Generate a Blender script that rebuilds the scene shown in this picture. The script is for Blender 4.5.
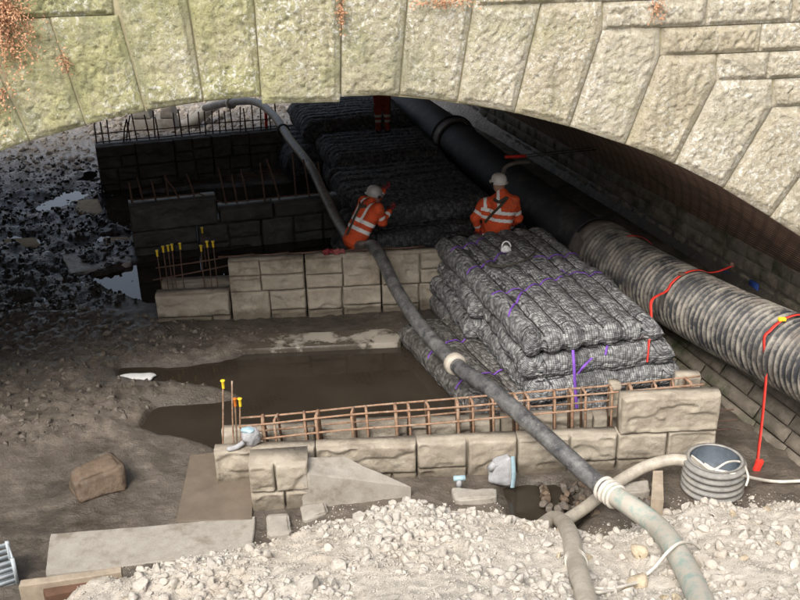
import bpy, math
import numpy as np

# ------------------------------------------------------------------ camera, sky, sun, exposure
sc = bpy.context.scene
for o in list(bpy.data.objects):
    bpy.data.objects.remove(o)
rng = np.random.default_rng(11)
FOC, PITCH, ROLL, CAMH = 1000.0, math.radians(23.4), math.radians(1.5), 6.4
c_, s_ = math.cos(PITCH), math.sin(PITCH)
FW = np.array([0, c_, -s_]); U0 = np.array([0, s_, c_]); R0 = np.array([1.0, 0, 0])
RT = R0 * math.cos(ROLL) - U0 * math.sin(ROLL)
UP = U0 * math.cos(ROLL) + R0 * math.sin(ROLL)
CAM = np.array([0, 0, CAMH])
from mathutils import Matrix
cam_d = bpy.data.cameras.new("camera")
cam = bpy.data.objects.new("camera", cam_d)
sc.collection.objects.link(cam)
cam.matrix_world = Matrix(((RT[0], UP[0], -FW[0], 0), (RT[1], UP[1], -FW[1], 0), (RT[2], UP[2], -FW[2], CAMH), (0, 0, 0, 1)))
cam_d.sensor_width = 36.0
cam_d.lens = 36.0 * FOC / 800.0
cam_d.clip_end = 3000
sc.camera = cam

SUN_EL, SUN_AZ = math.radians(47), math.radians(203)   # azimuth from +Y, clockwise: behind the camera, a little left
world = bpy.data.worlds.new("World")
sc.world = world
world.use_nodes = True
wn = world.node_tree.nodes; wl = world.node_tree.links
sky = wn.new("ShaderNodeTexSky"); sky.sky_type = 'NISHITA'; sky.sun_disc = False
sky.sun_elevation = SUN_EL; sky.sun_rotation = SUN_AZ
sky.air_density = 1.0; sky.dust_density = 4.0; sky.ozone_density = 1.0
hs = wn.new("ShaderNodeHueSaturation"); hs.inputs["Saturation"].default_value = 0.55
wl.new(sky.outputs[0], hs.inputs["Color"])
wl.new(hs.outputs[0], wn["Background"].inputs["Color"])
wn["Background"].inputs["Strength"].default_value = 0.13
sun_d = bpy.data.lights.new("sun", 'SUN'); sun_d.energy = 1.45; sun_d.angle = math.radians(30); sun_d.color = (1.0, 0.96, 0.90)
sun = bpy.data.objects.new("sun", sun_d); sc.collection.objects.link(sun)
sd = np.array([math.sin(SUN_AZ) * math.cos(SUN_EL), math.cos(SUN_AZ) * math.cos(SUN_EL), math.sin(SUN_EL)])
from mathutils import Vector
sun.rotation_euler = Vector(-sd).to_track_quat('-Z', 'Y').to_euler()
sun.location = (0, -5, 20)
sc.view_settings.view_transform = 'Standard'
sc.view_settings.look = 'None'
sc.view_settings.exposure = 1.18
sc.view_settings.gamma = 1.0
sc.render.engine = 'CYCLES'
sc.cycles.use_denoising = True
sc.cycles.max_bounces = 6
sc.cycles.diffuse_bounces = 4
sc.cycles.glossy_bounces = 3

# ------------------------------------------------------------------ pixel (of the 800x600 photo) to place
def ray(u, v): return FW + (u - 400) / FOC * RT - (v - 300) / FOC * UP
def G(u, v, z=0.0):
    d = ray(u, v); return CAM + d * ((z - CAMH) / d[2])
def AY(u, v, Y):
    d = ray(u, v); return CAM + d * (Y / d[1])
def PL(u, v, p, n):
    d = ray(u, v); return CAM + d * (((np.asarray(p) - CAM) @ n) / (d @ n))

# ------------------------------------------------------------------ noise
def _h(ix, iy, iz, seed):
    n = (ix * 374761393 + iy * 668265263 + iz * 1274126177 + seed * 69069) & 0x7fffffff
    n = ((n ^ (n >> 13)) * 1103515245) & 0x7fffffff
    n = n ^ (n >> 16)
    return (n & 0xffff) / 65535.0
def vnoise(P, seed=0):
    P = np.asarray(P, float)
    I = np.floor(P).astype(np.int64); f = P - I; f = f * f * (3 - 2 * f)
    r = 0
    for a in (0, 1):
        for b in (0, 1):
            for c in (0, 1):
                w = (f[..., 0] if a else 1 - f[..., 0]) * (f[..., 1] if b else 1 - f[..., 1]) * (f[..., 2] if c else 1 - f[..., 2])
                r = r + w * _h(I[..., 0] + a, I[..., 1] + b, I[..., 2] + c, seed)
    return r * 2 - 1
def fbm(P, o=4, seed=0, gain=0.5):
    P = np.asarray(P, float); r = 0; a = 1.0; t = 0
    for k in range(o):
        r = r + a * vnoise(P * (2.03 ** k) + 17.3 * k, seed + k); t += a; a *= gain
    return r / t
def p3(x, y, z=0.0):
    return np.stack(np.broadcast_arrays(np.asarray(x, float), np.asarray(y, float), np.asarray(z, float)), -1)
def sstep(a, b, x):
    t = np.clip((x - a) / (b - a), 0, 1); return t * t * (3 - 2 * t)

# ------------------------------------------------------------------ object helpers
COL = sc.collection
def props(o, label=None, cat=None, group=None, kind=None):
    if label: o["label"] = label
    if cat: o["category"] = cat
    if group: o["group"] = group
    if kind: o["kind"] = kind
    return o
def E(name, loc, label, cat, group=None):
    o = bpy.data.objects.new(name, None); o.empty_display_size = 0.2
    COL.objects.link(o); o.location = tuple(float(q) for q in loc)
    return props(o, label, cat, group)
def origin_of(o):
    p = np.zeros(3)
    while o is not None:
        p = p + np.array(o.location); o = o.parent
    return p
def MD(name, v, f, mat, smooth=False, uv=None, mats=None, mi=None):
    v = np.asarray(v, np.float32)
    me = bpy.data.meshes.new(name)
    if isinstance(f, np.ndarray) and f.ndim == 2:
        k = f.shape[1]; n = len(f)
        me.vertices.add(len(v)); me.vertices.foreach_set("co", v.ravel())
        me.loops.add(n * k); me.loops.foreach_set("vertex_index", f.astype(np.int32).ravel())
        me.polygons.add(n); me.polygons.foreach_set("loop_start", np.arange(0, n * k, k, dtype=np.int32))
        me.update(calc_edges=True)
    else:
        me.from_pydata(v.tolist(), [], [list(map(int, q)) for q in f])
    if uv is not None:
        L = me.uv_layers.new(name="UVMap")
        li = np.empty(len(me.loops), np.int32); me.loops.foreach_get("vertex_index", li)
        L.data.foreach_set("uv", np.asarray(uv, np.float32)[li].ravel())
    for m in (mats or [mat]):
        me.materials.append(m)
    if mi is not None:
        me.polygons.foreach_set("material_index", np.asarray(mi, np.int32))
    if smooth:
        me.polygons.foreach_set("use_smooth", np.ones(len(me.polygons), bool))
    me.validate()
    return me
def O(name, me, parent=None, loc=None, label=None, cat=None, group=None, kind=None):
    o = bpy.data.objects.new(name, me); COL.objects.link(o)
    if parent is not None: o.parent = parent
    if loc is not None: o.location = tuple(float(q) for q in loc)
    return props(o, label, cat, group, kind)
def M(name, v, f, mat, parent=None, smooth=False, uv=None, mats=None, mi=None, **kw):
    """world-space vertices -> object with its origin at the middle of its base"""
    v = np.asarray(v, float)
    org = np.array([*(v[:, :2].min(0) + v[:, :2].max(0)) / 2, v[:, 2].min()])
    me = MD(name, v - org, f, mat, smooth, uv, mats, mi)
    base = origin_of(parent) if parent is not None else 0
    return O(name, me, parent, org - base, **kw)
def join(parts):
    V = []; F = []; n = 0
    for v, f in parts:
        V.append(np.asarray(v, float)); F.append(np.asarray(f) + n); n += len(v)
    return np.concatenate(V), np.concatenate(F)
def box(x0, x1, y0, y1, z0, z1):
    v = np.array([(x, y, z) for x in (x0, x1) for y in (y0, y1) for z in (z0, z1)], float)
    f = np.array([(0, 1, 3, 2), (4, 6, 7, 5), (0, 4, 5, 1), (2, 3, 7, 6), (0, 2, 6, 4), (1, 5, 7, 3)])
    return v, f
def hexa(b, t):
    """4 bottom + 4 top points (counter-clockwise from above)"""
    v = np.array(list(b) + list(t), float)
    f = np.array([(3, 2, 1, 0), (4, 5, 6, 7), (0, 1, 5, 4), (1, 2, 6, 5), (2, 3, 7, 6), (3, 0, 4, 7)])
    return v, f
def rough_hexa(b, t, n=8, amp=0.01, scale=6, seed=0, rnd=0.02):
    """subdivided, softened, uneven slab/block"""
    b = np.array(b, float); t = np.array(t, float)
    C8 = np.stack([b, t])
    g = np.linspace(-1, 1, n)
    V = []; F = []; k = 0
    cen = C8.reshape(-1, 3).mean(0)
    def tri(s, r, w):
        bi = lambda q: ((1 - s) * (1 - r))[..., None] * q[0] + (s * (1 - r))[..., None] * q[1] + (s * r)[..., None] * q[2] + ((1 - s) * r)[..., None] * q[3]
        return bi(C8[0]) * (1 - w)[..., None] + bi(C8[1]) * w[..., None]
    for ax in range(3):
        for sg in (0.0, 1.0):
            A, B = np.meshgrid(g, g, indexing='ij')
            q = [None] * 3
            q[ax] = np.full_like(A, sg * 2 - 1); q[(ax + 1) % 3] = A; q[(ax + 2) % 3] = B
            Q = np.stack(q, -1)
            e = np.sort(np.abs(Q), -1)
            V.append(tri((Q[..., 0] + 1) / 2, (Q[..., 1] + 1) / 2, (Q[..., 2] + 1) / 2).reshape(-1, 3))
            near = sstep(0.75, 1.0, e[..., 1].ravel())
            P = V[-1]; V[-1] = P - (P - cen) / np.linalg.norm(P - cen, axis=1, keepdims=True) * (near * rnd * (1 + 0.8 * fbm(P * 5, 2, seed + 5)))[:, None]
            I = np.arange(n * n).reshape(n, n) + k
            f = np.stack([I[:-1, :-1], I[1:, :-1], I[1:, 1:], I[:-1, 1:]], -1).reshape(-1, 4)
            F.append(f if sg else f[:, ::-1]); k += n * n
    V = np.concatenate(V); F = np.concatenate(F)
    d = V - cen; d /= np.linalg.norm(d, axis=1, keepdims=True)
    V = V + d * (fbm(V * scale, 4, seed) * amp)[:, None]
    return V, F
def smoothpath(P, n=12):
    P = np.array(P, float)
    Q = np.vstack([2 * P[0] - P[1], P, 2 * P[-1] - P[-2]])
    out = []
    for i in range(len(P) - 1):
        a, b, c, d = Q[i:i + 4]
        t = np.linspace(0, 1, n, endpoint=False)[:, None]
        out.append(0.5 * ((2 * b) + (-a + c) * t + (2 * a - 5 * b + 4 * c - d) * t ** 2 + (-a + 3 * b - 3 * c + d) * t ** 3))
    out.append(P[-1:])
    return np.concatenate(out)
def tube(path, r, seg=12, caps=True, uvs=False, ref=None):
    path = np.asarray(path, float); n = len(path)
    r = np.broadcast_to(np.asarray(r, float), (n,))
    T = np.gradient(path, axis=0); T /= np.linalg.norm(T, axis=1, keepdims=True) + 1e-9
    N = np.empty_like(T)
    a = np.array(ref if ref is not None else (0, 0, 1.0))
    if ref is None and abs(T[0] @ a) > 0.9: a = np.array([1.0, 0, 0])
    v = a - T[0] * (a @ T[0]); N[0] = v / np.linalg.norm(v)
    for i in range(1, n):
        v = N[i - 1] - T[i] * (N[i - 1] @ T[i]); N[i] = v / (np.linalg.norm(v) + 1e-9)
    B = np.cross(T, N)
    m = seg + 1 if uvs else seg
    th = np.linspace(0, 2 * math.pi, m, endpoint=uvs)
    V = (path[:, None] + r[:, None, None] * (np.cos(th)[None, :, None] * N[:, None] + np.sin(th)[None, :, None] * B[:, None])).reshape(-1, 3)
    I = np.arange(n * m).reshape(n, m)
    J = I if uvs else np.concatenate([I, I[:, :1]], 1)
    F = np.stack([J[:-1, :-1], J[:-1, 1:], J[1:, 1:], J[1:, :-1]], -1).reshape(-1, 4)
    uv = None
    if uvs:
        L = np.concatenate([[0], np.cumsum(np.linalg.norm(np.diff(path, axis=0), axis=1))])
        uv = np.stack([np.broadcast_to(th / (2 * math.pi), (n, m)), np.broadcast_to(L[:, None], (n, m))], -1).reshape(-1, 2)
    if caps:
        V = np.vstack([V, path[0], path[-1]]); c0 = n * m; c1 = c0 + 1
        if uvs: uv = np.vstack([uv, uv[0], uv[-1]])
        A = J[0]; Z = J[-1]
        F0 = np.stack([A[1:], A[:-1], np.full(len(A) - 1, c0)], -1); F1 = np.stack([Z[:-1], Z[1:], np.full(len(A) - 1, c1)], -1)
        F = [*F, *F0, *F1]
    return (V, F, uv) if uvs else (V, F)
def tubeq(path, r, seg=8):
    """tube with quad-only faces, ends closed by pinching (joinable)"""
    path = np.asarray(path, float)
    p = np.vstack([path[:1], path, path[-1:]])
    rr = np.broadcast_to(np.asarray(r, float), (len(path),))
    T0 = path[1] - path[0]; T1 = path[-1] - path[-2]
    p[0] -= T0 / np.linalg.norm(T0) * 1e-4; p[-1] += T1 / np.linalg.norm(T1) * 1e-4
    return tube(p, np.concatenate([[1e-4], rr, [1e-4]]), seg, caps=False)
def lathe(prof, seg=24):
    prof = np.array(prof, float)
    th = np.linspace(0, 2 * math.pi, seg, endpoint=False)
    V = np.stack([prof[:, None, 0] * np.cos(th), prof[:, None, 0] * np.sin(th), np.broadcast_to(prof[:, None, 1], (len(prof), seg))], -1).reshape(-1, 3)
    I = np.arange(len(prof) * seg).reshape(len(prof), seg); J = np.concatenate([I, I[:, :1]], 1)
    return V, np.stack([J[:-1, :-1], J[:-1, 1:], J[1:, 1:], J[1:, :-1]], -1).reshape(-1, 4)
def ico(sub=1):
    t = (1 + 5 ** 0.5) / 2
    V = [np.array(p, float) / np.linalg.norm(p) for p in [(-1, t, 0), (1, t, 0), (-1, -t, 0), (1, -t, 0), (0, -1, t), (0, 1, t), (0, -1, -t), (0, 1, -t), (t, 0, -1), (t, 0, 1), (-t, 0, -1), (-t, 0, 1)]]
    F = [(0, 11, 5), (0, 5, 1), (0, 1, 7), (0, 7, 10), (0, 10, 11), (1, 5, 9), (5, 11, 4), (11, 10, 2), (10, 7, 6), (7, 1, 8), (3, 9, 4), (3, 4, 2), (3, 2, 6), (3, 6, 8), (3, 8, 9), (4, 9, 5), (2, 4, 11), (6, 2, 10), (8, 6, 7), (9, 8, 1)]
    for _ in range(sub):
        cache = {}; NF = []
        def mid(a, b):
            k = (min(a, b), max(a, b))
            if k not in cache:
                m = V[a] + V[b]; V.append(m / np.linalg.norm(m)); cache[k] = len(V) - 1
            return cache[k]
        for a, b, c in F:
            x, y, z = mid(a, b), mid(b, c), mid(c, a); NF += [(a, x, z), (b, y, x), (c, z, y), (x, y, z)]
        F = NF
    return np.array(V), np.array(F)
def rock(sub, seed, cuts=10, amp=0.12):
    V, F = ico(sub); r = np.random.default_rng(seed)
    V = V * np.array([1, r.uniform(.65, .95), r.uniform(.5, .8)])
    for _ in range(cuts):
        n = r.normal(size=3); n /= np.linalg.norm(n); d = r.uniform(.30, .62)
        V = V - n * np.maximum(V @ n - d, 0)[:, None]
    V = V * (1 + amp * fbm(V * 2.2 + seed, 3, seed))[:, None]
    return V, F
ROCKS1 = [rock(1, 100 + i) for i in range(8)]
ROCKS2 = [rock(2, 200 + i) for i in range(8)]
def rotm(a, b, c):
    ca, sa, cb, sb, cc, s2 = math.cos(a), math.sin(a), math.cos(b), math.sin(b), math.cos(c), math.sin(c)
    return np.array([[ca, -sa, 0], [sa, ca, 0], [0, 0, 1]]) @ np.array([[1, 0, 0], [0, cb, -sb], [0, sb, cb]]) @ np.array([[cc, -s2, 0], [s2, cc, 0], [0, 0, 1]])
def scatter(P, S, protos, r):
    """many small stones in one mesh; P points, S sizes"""
    parts = []
    pi = r.integers(0, len(protos), len(P))
    for k, (V, F) in enumerate(protos):
        idx = np.where(pi == k)[0]
        if not len(idx): continue
        A = r.uniform(0, 6.28, (3, len(idx)))
        R = np.stack([rotm(*A[:, j]) for j in range(len(idx))])
        W = np.einsum('nij,vj->nvi', R, V) * S[idx][:, None, None] + P[idx][:, None]
        parts.append((W.reshape(-1, 3), (F[None] + (np.arange(len(idx)) * len(V))[:, None, None]).reshape(-1, 3)))
    return join(parts)

# ------------------------------------------------------------------ materials
class N:
    def __init__(s, name):
        s.m = bpy.data.materials.new(name); s.m.use_nodes = True
        s.t = s.m.node_tree; s.b = s.t.nodes["Principled BSDF"]
        s.g = s.t.nodes.new("ShaderNodeNewGeometry"); s.tc = s.t.nodes.new("ShaderNodeTexCoord")
    def n(s, typ, **kw):
        q = s.t.nodes.new(typ)
        for k, v in kw.items(): setattr(q, k, v)
        return q
    def l(s, a, b): s.t.links.new(a, b)
    def pos(s): return s.g.outputs["Position"]
    def noise(s, scale, detail=6, rough=0.6, vec=None, dist=0.0):
        q = s.n("ShaderNodeTexNoise"); q.inputs["Scale"].default_value = scale; q.inputs["Detail"].default_value = detail
        q.inputs["Roughness"].default_value = rough; q.inputs["Distortion"].default_value = dist
        s.l(vec or s.pos(), q.inputs["Vector"]); return q.outputs["Fac"]
    def voro(s, scale, vec=None, feature='F1', out="Distance"):
        q = s.n("ShaderNodeTexVoronoi", feature=feature); q.inputs["Scale"].default_value = scale
        s.l(vec or s.pos(), q.inputs["Vector"]); return q.outputs[out]
    def ramp(s, fac, stops):
        q = s.n("ShaderNodeValToRGB"); s.l(fac, q.inputs[0])
        el = q.color_ramp.elements
        while len(el) < len(stops): el.new(0.5)
        for e, (p, c) in zip(el, stops):
            e.position = p; e.color = (*c, 1) if len(c) == 3 else c
        return q.outputs[0]
    def lv(s, fac, a, b):
        q = s.n("ShaderNodeMapRange"); s.l(fac, q.inputs[0]); q.inputs[1].default_value = a; q.inputs[2].default_value = b
        return q.outputs[0]
    def mix(s, fac, a, b, mode='MIX'):
        q = s.n("ShaderNodeMix", data_type='RGBA', blend_type=mode)
        if isinstance(fac, (int, float)): q.inputs[0].default_value = fac
        else: s.l(fac, q.inputs[0])
        for i, c in ((6, a), (7, b)):
            if isinstance(c, tuple): q.inputs[i].default_value = (*c, 1)
            else: s.l(c, q.inputs[i])
        return q.outputs[2]
    def math(s, op, a, b=None, c=None):
        q = s.n("ShaderNodeMath", operation=op)
        for i, x in enumerate((a, b, c)):
            if x is None: continue
            if isinstance(x, (int, float)): q.inputs[i].default_value = x
            else: s.l(x, q.inputs[i])
        return q.outputs[0]
    def sep(s, vec):
        q = s.n("ShaderNodeSeparateXYZ"); s.l(vec, q.inputs[0]); return q.outputs
    def uv(s): return s.tc.outputs["UV"]
    def objrand(s):
        return s.n("ShaderNodeObjectInfo").outputs["Random"]
    def color(s, c):
        if isinstance(c, tuple): s.b.inputs["Base Color"].default_value = (*c, 1)
        else: s.l(c, s.b.inputs["Base Color"])
    def rough(s, r):
        if isinstance(r, (int, float)): s.b.inputs["Roughness"].default_value = r
        else: s.l(r, s.b.inputs["Roughness"])
    def spec(s, v): s.b.inputs["Specular IOR Level"].default_value = v
    def bump(s, h, dist=0.01, strength=1.0):
        q = s.n("ShaderNodeBump"); q.inputs["Distance"].default_value = dist; q.inputs["Strength"].default_value = strength
        s.l(h, q.inputs["Height"])
        prev = s.b.inputs["Normal"].links
        if prev: s.l(prev[0].from_socket, q.inputs["Normal"])
        s.l(q.outputs[0], s.b.inputs["Normal"])
def simple(name, c, rough=0.6, var=0.25, scale=8, bump=0.004, bscale=40, spec=0.4, metal=0.0, dirt=None, dirt_amt=(.5, .7)):
    k = N(name); n1 = k.noise(scale, 6, .65)
    c1 = tuple(x * (1 - var) for x in c); c2 = tuple(min(1, x * (1 + var)) for x in c)
    col = k.ramp(n1, [(.3, c1), (.7, c2)])
    if dirt: col = k.mix(k.lv(k.noise(scale * .6, 8, .7), *dirt_amt), col, dirt)
    k.color(col); k.rough(rough); k.spec(spec); k.b.inputs["Metallic"].default_value = metal
    if bump: k.bump(k.noise(bscale, 6, .6), bump)
    return k.m

def mat_face_stone():
    k = N("mossy_sandstone")
    n1 = k.noise(2.2, 8, .65); n2 = k.noise(14, 8, .7); n3 = k.noise(0.9, 4, .6)
    base = k.ramp(n2, [(.28, (.33, .29, .21)), (.5, (.53, .48, .37)), (.72, (.66, .62, .52))])
    base = k.mix(k.lv(k.objrand(), 0, 2.2), base, (.45, .38, .25))
    # moss: thicker towards the damp left end of the bridge
    x = k.sep(k.pos())[0]
    damp = k.lv(x, 2.5, -4.0)
    mo = k.math('ADD', k.math('ADD', k.math('MULTIPLY', damp, .42), k.math('MULTIPLY', n1, .8)), k.math('MULTIPLY', k.math('MULTIPLY', k.objrand(), damp), .25))
    mossc = k.ramp(k.noise(5, 6, .7), [(.3, (.20, .21, .11)), (.55, (.42, .41, .20)), (.75, (.56, .53, .33))])
    col = k.mix(k.math('MULTIPLY', k.lv(mo, .46, .88), .9), base, mossc)
    green = k.math('MULTIPLY', k.lv(k.noise(1.4, 5, .6), .50, .66), damp)
    col = k.mix(k.math('MULTIPLY', green, .65), col, (.16, .20, .10))
    dark = k.lv(k.noise(7, 8, .75), .58, .72)
    col = k.mix(k.math('MULTIPLY', dark, .55), col, (.10, .095, .06))
    pit = k.lv(k.noise(48, 4, .6), .40, .33)
    col = k.mix(k.math('MULTIPLY', pit, .6), col, (.12, .105, .07))
    # pale lichen
    li = k.math('MULTIPLY', k.lv(k.noise(22, 6, .75), .52, .60), k.lv(k.noise(1.7, 4, .6), .40, .60))
    col = k.mix(k.math('MULTIPLY', li, .85), col, (.84, .83, .77))
    mp = k.n("ShaderNodeMapping"); mp.inputs["Scale"].default_value = (5, 5, .55); k.l(k.pos(), mp.inputs["Vector"])
    stk = k.lv(k.noise(1.6, 6, .65, mp.outputs[0]), .53, .68)
    col = k.mix(k.math('MULTIPLY', stk, .45), col, (.17, .155, .10))
    k.color(col); k.rough(.92); k.spec(.2)
    k.bump(k.noise(34, 9, .75), .03); k.bump(k.noise(13, 5, .65), .025)
    return k.m
def mat_brick():
    k = N("sooty_brick")
    q = k.n("ShaderNodeTexBrick"); q.inputs["Scale"].default_value = 1.0
    q.inputs["Brick Width"].default_value = .24; q.inputs["Row Height"].default_value = .10; q.inputs["Mortar Size"].default_value = .016
    q.inputs["Color1"].default_value = (.34, .21, .145, 1); q.inputs["Color2"].default_value = (.45, .30, .22, 1); q.inputs["Mortar"].default_value = (.06, .05, .042, 1)
    k.l(k.uv(), q.inputs["Vector"])
    col = k.mix(k.lv(k.noise(1.5, 6, .6), .5, .8), q.outputs["Color"], (.07, .058, .05))
    k.color(col); k.rough(.85)
    k.bump(q.outputs["Fac"], -.012); k.bump(k.noise(60, 4, .6), .004)
    return k.m
def mat_block():
    k = N("cast_concrete_block")
    n = k.noise(4, 8, .65)
    col = k.ramp(n, [(.3, (.22, .185, .14)), (.55, (.35, .305, .24)), (.75, (.44, .40, .325))])
    col = k.mix(k.lv(k.objrand(), 0, 3.0), col, (.35, .32, .26))
    col = k.mix(k.math('MULTIPLY', k.lv(k.noise(1.8, 6, .7), .54, .68), .75), col, (.13, .105, .075))
    zz = k.sep(k.pos())[2]
    splash = k.math('ADD', k.lv(zz, .28, .0), k.math('MULTIPLY', k.noise(6, 5, .7), .9))
    col = k.mix(k.math('MULTIPLY', k.lv(splash, .62, 1.0), .8), col, (.105, .085, .06))   # mud splashed up from the bed
    k.color(col); k.rough(.85); k.spec(.3)
    k.bump(k.noise(45, 8, .7), .008); k.bump(k.noise(12, 5, .6), .012)
    return k.m
def mat_damp_shaded_block():  # damp block, its colour darkened further for the gloom under the arch
    k = N("damp_shade_darkened_block")
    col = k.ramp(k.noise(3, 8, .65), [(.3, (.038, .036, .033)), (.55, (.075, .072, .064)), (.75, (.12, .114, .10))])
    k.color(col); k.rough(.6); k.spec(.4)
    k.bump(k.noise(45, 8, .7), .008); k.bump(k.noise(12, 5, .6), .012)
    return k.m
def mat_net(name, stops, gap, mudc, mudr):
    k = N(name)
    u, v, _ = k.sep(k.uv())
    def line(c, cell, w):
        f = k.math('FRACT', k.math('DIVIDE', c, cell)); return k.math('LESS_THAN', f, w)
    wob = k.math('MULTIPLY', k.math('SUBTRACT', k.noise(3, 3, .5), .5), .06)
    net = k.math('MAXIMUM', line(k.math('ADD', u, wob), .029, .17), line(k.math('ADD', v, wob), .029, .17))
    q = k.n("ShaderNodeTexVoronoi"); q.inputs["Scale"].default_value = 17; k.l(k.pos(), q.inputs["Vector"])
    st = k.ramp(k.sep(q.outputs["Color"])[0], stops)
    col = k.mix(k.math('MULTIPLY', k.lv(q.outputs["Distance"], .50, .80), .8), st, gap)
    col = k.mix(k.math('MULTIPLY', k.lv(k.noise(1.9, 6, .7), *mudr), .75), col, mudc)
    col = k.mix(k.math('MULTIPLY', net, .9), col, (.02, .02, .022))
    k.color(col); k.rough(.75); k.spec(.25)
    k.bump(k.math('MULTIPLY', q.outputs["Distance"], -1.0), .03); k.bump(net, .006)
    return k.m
def mat_mud():
    k = N("wet_mud")
    n = k.noise(3, 8, .65); P = k.pos()
    col = k.ramp(n, [(.3, (.07, .057, .044)), (.5, (.118, .098, .077)), (.72, (.185, .157, .125))])
    xyz = k.sep(P)
    # silt gets darker and wetter beyond the first wall
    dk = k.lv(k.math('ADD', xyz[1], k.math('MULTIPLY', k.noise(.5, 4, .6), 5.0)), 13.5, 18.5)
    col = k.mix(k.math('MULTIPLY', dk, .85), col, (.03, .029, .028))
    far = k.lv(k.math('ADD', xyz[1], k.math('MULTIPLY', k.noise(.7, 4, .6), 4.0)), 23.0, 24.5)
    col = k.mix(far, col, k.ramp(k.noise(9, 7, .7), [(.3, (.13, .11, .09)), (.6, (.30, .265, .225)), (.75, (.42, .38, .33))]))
    wet = k.lv(k.noise(1.1, 4, .6), .38, .62)
    # silt still soaked just above the pools
    soak = k.lv(k.math('ADD', xyz[2], k.math('MULTIPLY', k.noise(4, 4, .6), .05)), .095, .045)
    col = k.mix(k.math('MULTIPLY', soak, .55), col, (.035, .028, .021))
    rg = k.math('MULTIPLY', k.math('SUBTRACT', 1.0, k.math('MULTIPLY', soak, .6)), k.math('SUBTRACT', 1.0, k.math('MULTIPLY', dk, .72)))
    k.color(col); k.rough(k.math('MULTIPLY', rg, k.math('ADD', .32, k.math('MULTIPLY', wet, .36)))); k.spec(.5)
    k.bump(k.noise(35, 8, .7), .010); k.bump(k.noise(8, 6, .65), .04)
    return k.m
def mat_rubble(name, c, var=.3):
    k = N(name)
    n = k.noise(9, 8, .7)
    col = k.ramp(n, [(.3, tuple(x * (1 - var) for x in c)), (.7, tuple(min(1, x * 1.12) for x in c))])
    col = k.mix(k.math('MULTIPLY', k.lv(k.noise(.9, 5, .65), .50, .70), .5), col, (.46, .38, .29))
    k.color(col); k.rough(.95); k.spec(.15)
    k.bump(k.noise(60, 8, .75), .014); k.bump(k.noise(18, 4, .6), .012)
    return k.m
def mat_water():
    k = N("muddy_water")
    k.color(k.ramp(k.noise(.8, 4, .6), [(.35, (.026, .021, .015)), (.65, (.038, .031, .023))])); k.rough(.04); k.spec(.5)
    k.b.inputs["IOR"].default_value = 1.33
    k.bump(k.noise(2.5, 3, .5), .001)
    return k.m
def mat_pipe():
    k = N("ribbed_black_pipe_muddy")
    u, v, _ = k.sep(k.uv())
    f = k.math('FRACT', k.math('DIVIDE', v, .10))
    crest = k.math('SUBTRACT', 1.0, k.math('MULTIPLY', k.math('ABSOLUTE', k.math('SUBTRACT', f, .5)), 2.0))
    fac = k.math('ADD', k.math('MULTIPLY', crest, .62), k.math('MULTIPLY', k.math('SUBTRACT', k.noise(3, 8, .75), .5), 1.9))
    col = k.ramp(k.lv(fac, .26, .62), [(0, (.020, .021, .024)), (1, (.27, .245, .205))])
    col = k.mix(k.math('MULTIPLY', k.lv(k.noise(1.3, 5, .6), .56, .7), .7), col, (.15, .12, .095))
    k.color(col); k.rough(.6); k.bump(k.noise(40, 5, .6), .004)
    return k.m
def mat_slab():
    k = N("rough_slab_concrete")
    col = k.ramp(k.noise(5, 8, .7), [(.3, (.27, .245, .205)), (.7, (.40, .37, .32))])
    sp = k.lv(k.voro(55), .30, .12)
    col = k.mix(k.math('MULTIPLY', sp, .4), col, (.20, .18, .15))
    col = k.mix(k.math('MULTIPLY', k.lv(k.noise(2.4, 7, .7), .52, .66), .75), col, (.17, .14, .105))
    k.color(col); k.rough(.85); k.bump(k.noise(90, 4, .7), .006)
    return k.m
def mat_hose(name, c, dust, amt):
    k = N(name)
    n = k.noise(7, 8, .75)
    col = k.mix(k.lv(n, *amt), c, dust)
    col = k.mix(k.math('MULTIPLY', k.lv(k.noise(30, 6, .7), .58, .68), .8), col, tuple(min(1, x * 1.15) for x in dust))
    k.color(col); k.rough(.42); k.spec(.45); k.bump(k.noise(60, 4, .6), .003)
    return k.m
def mat_foot():
    k = N("wet_silted_concrete"); w = k.lv(k.noise(1.6, 6, .65), .50, .56)
    k.color(k.mix(w, k.ramp(k.noise(9, 6, .7), [(.3, (.06, .05, .038)), (.7, (.10, .085, .065))]), (.33, .30, .25))); k.rough(k.ramp(w, [(0, (.25,) * 3), (1, (.7,) * 3)])); k.bump(k.noise(30, 6, .7), .01)
    return k.m
FOOT = mat_foot()
STONE = mat_face_stone(); BRICK = mat_brick(); BLOCK = mat_block(); DAMP_SHADED = mat_damp_shaded_block(); NET = mat_net("net_full_of_grey_stone", [(0, (.17, .175, .178)), (.5, (.28, .282, .28)), (1, (.41, .41, .40))], (.09, .09, .09), (.085, .084, .082), (.46, .68))
NETD = mat_net("net_full_of_shade_darkened_stone", [(0, (.075, .08, .085)), (.5, (.14, .145, .15)), (1, (.22, .222, .225))], (.045, .046, .05), (.045, .045, .045), (.45, .65))  # same net and stone, deep shade under the arch put into the colour
NETM = mat_net("net_full_of_muddy_stone", [(0, (.12, .115, .105)), (.5, (.21, .20, .185)), (1, (.32, .31, .29))], (.05, .047, .043), (.08, .07, .06), (.42, .6))
MUD = mat_mud()
RUB = mat_rubble("pale_limestone_rubble", (.62, .575, .505)); RUBG = mat_rubble("crushed_limestone_fines", (.585, .535, .46))
RUBT = mat_rubble("tan_stone_and_reflection", (.60, .50, .36))
RUBW = simple("wet_pale_stone", (.33, .30, .26), .45, .5, 4, .02, 18, .5, dirt=(.06, .055, .05), dirt_amt=(.46, .62))
RUBF = simple("dusty_brown_stone", (.33, .29, .245), .9, .4, 4, .01)
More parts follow.
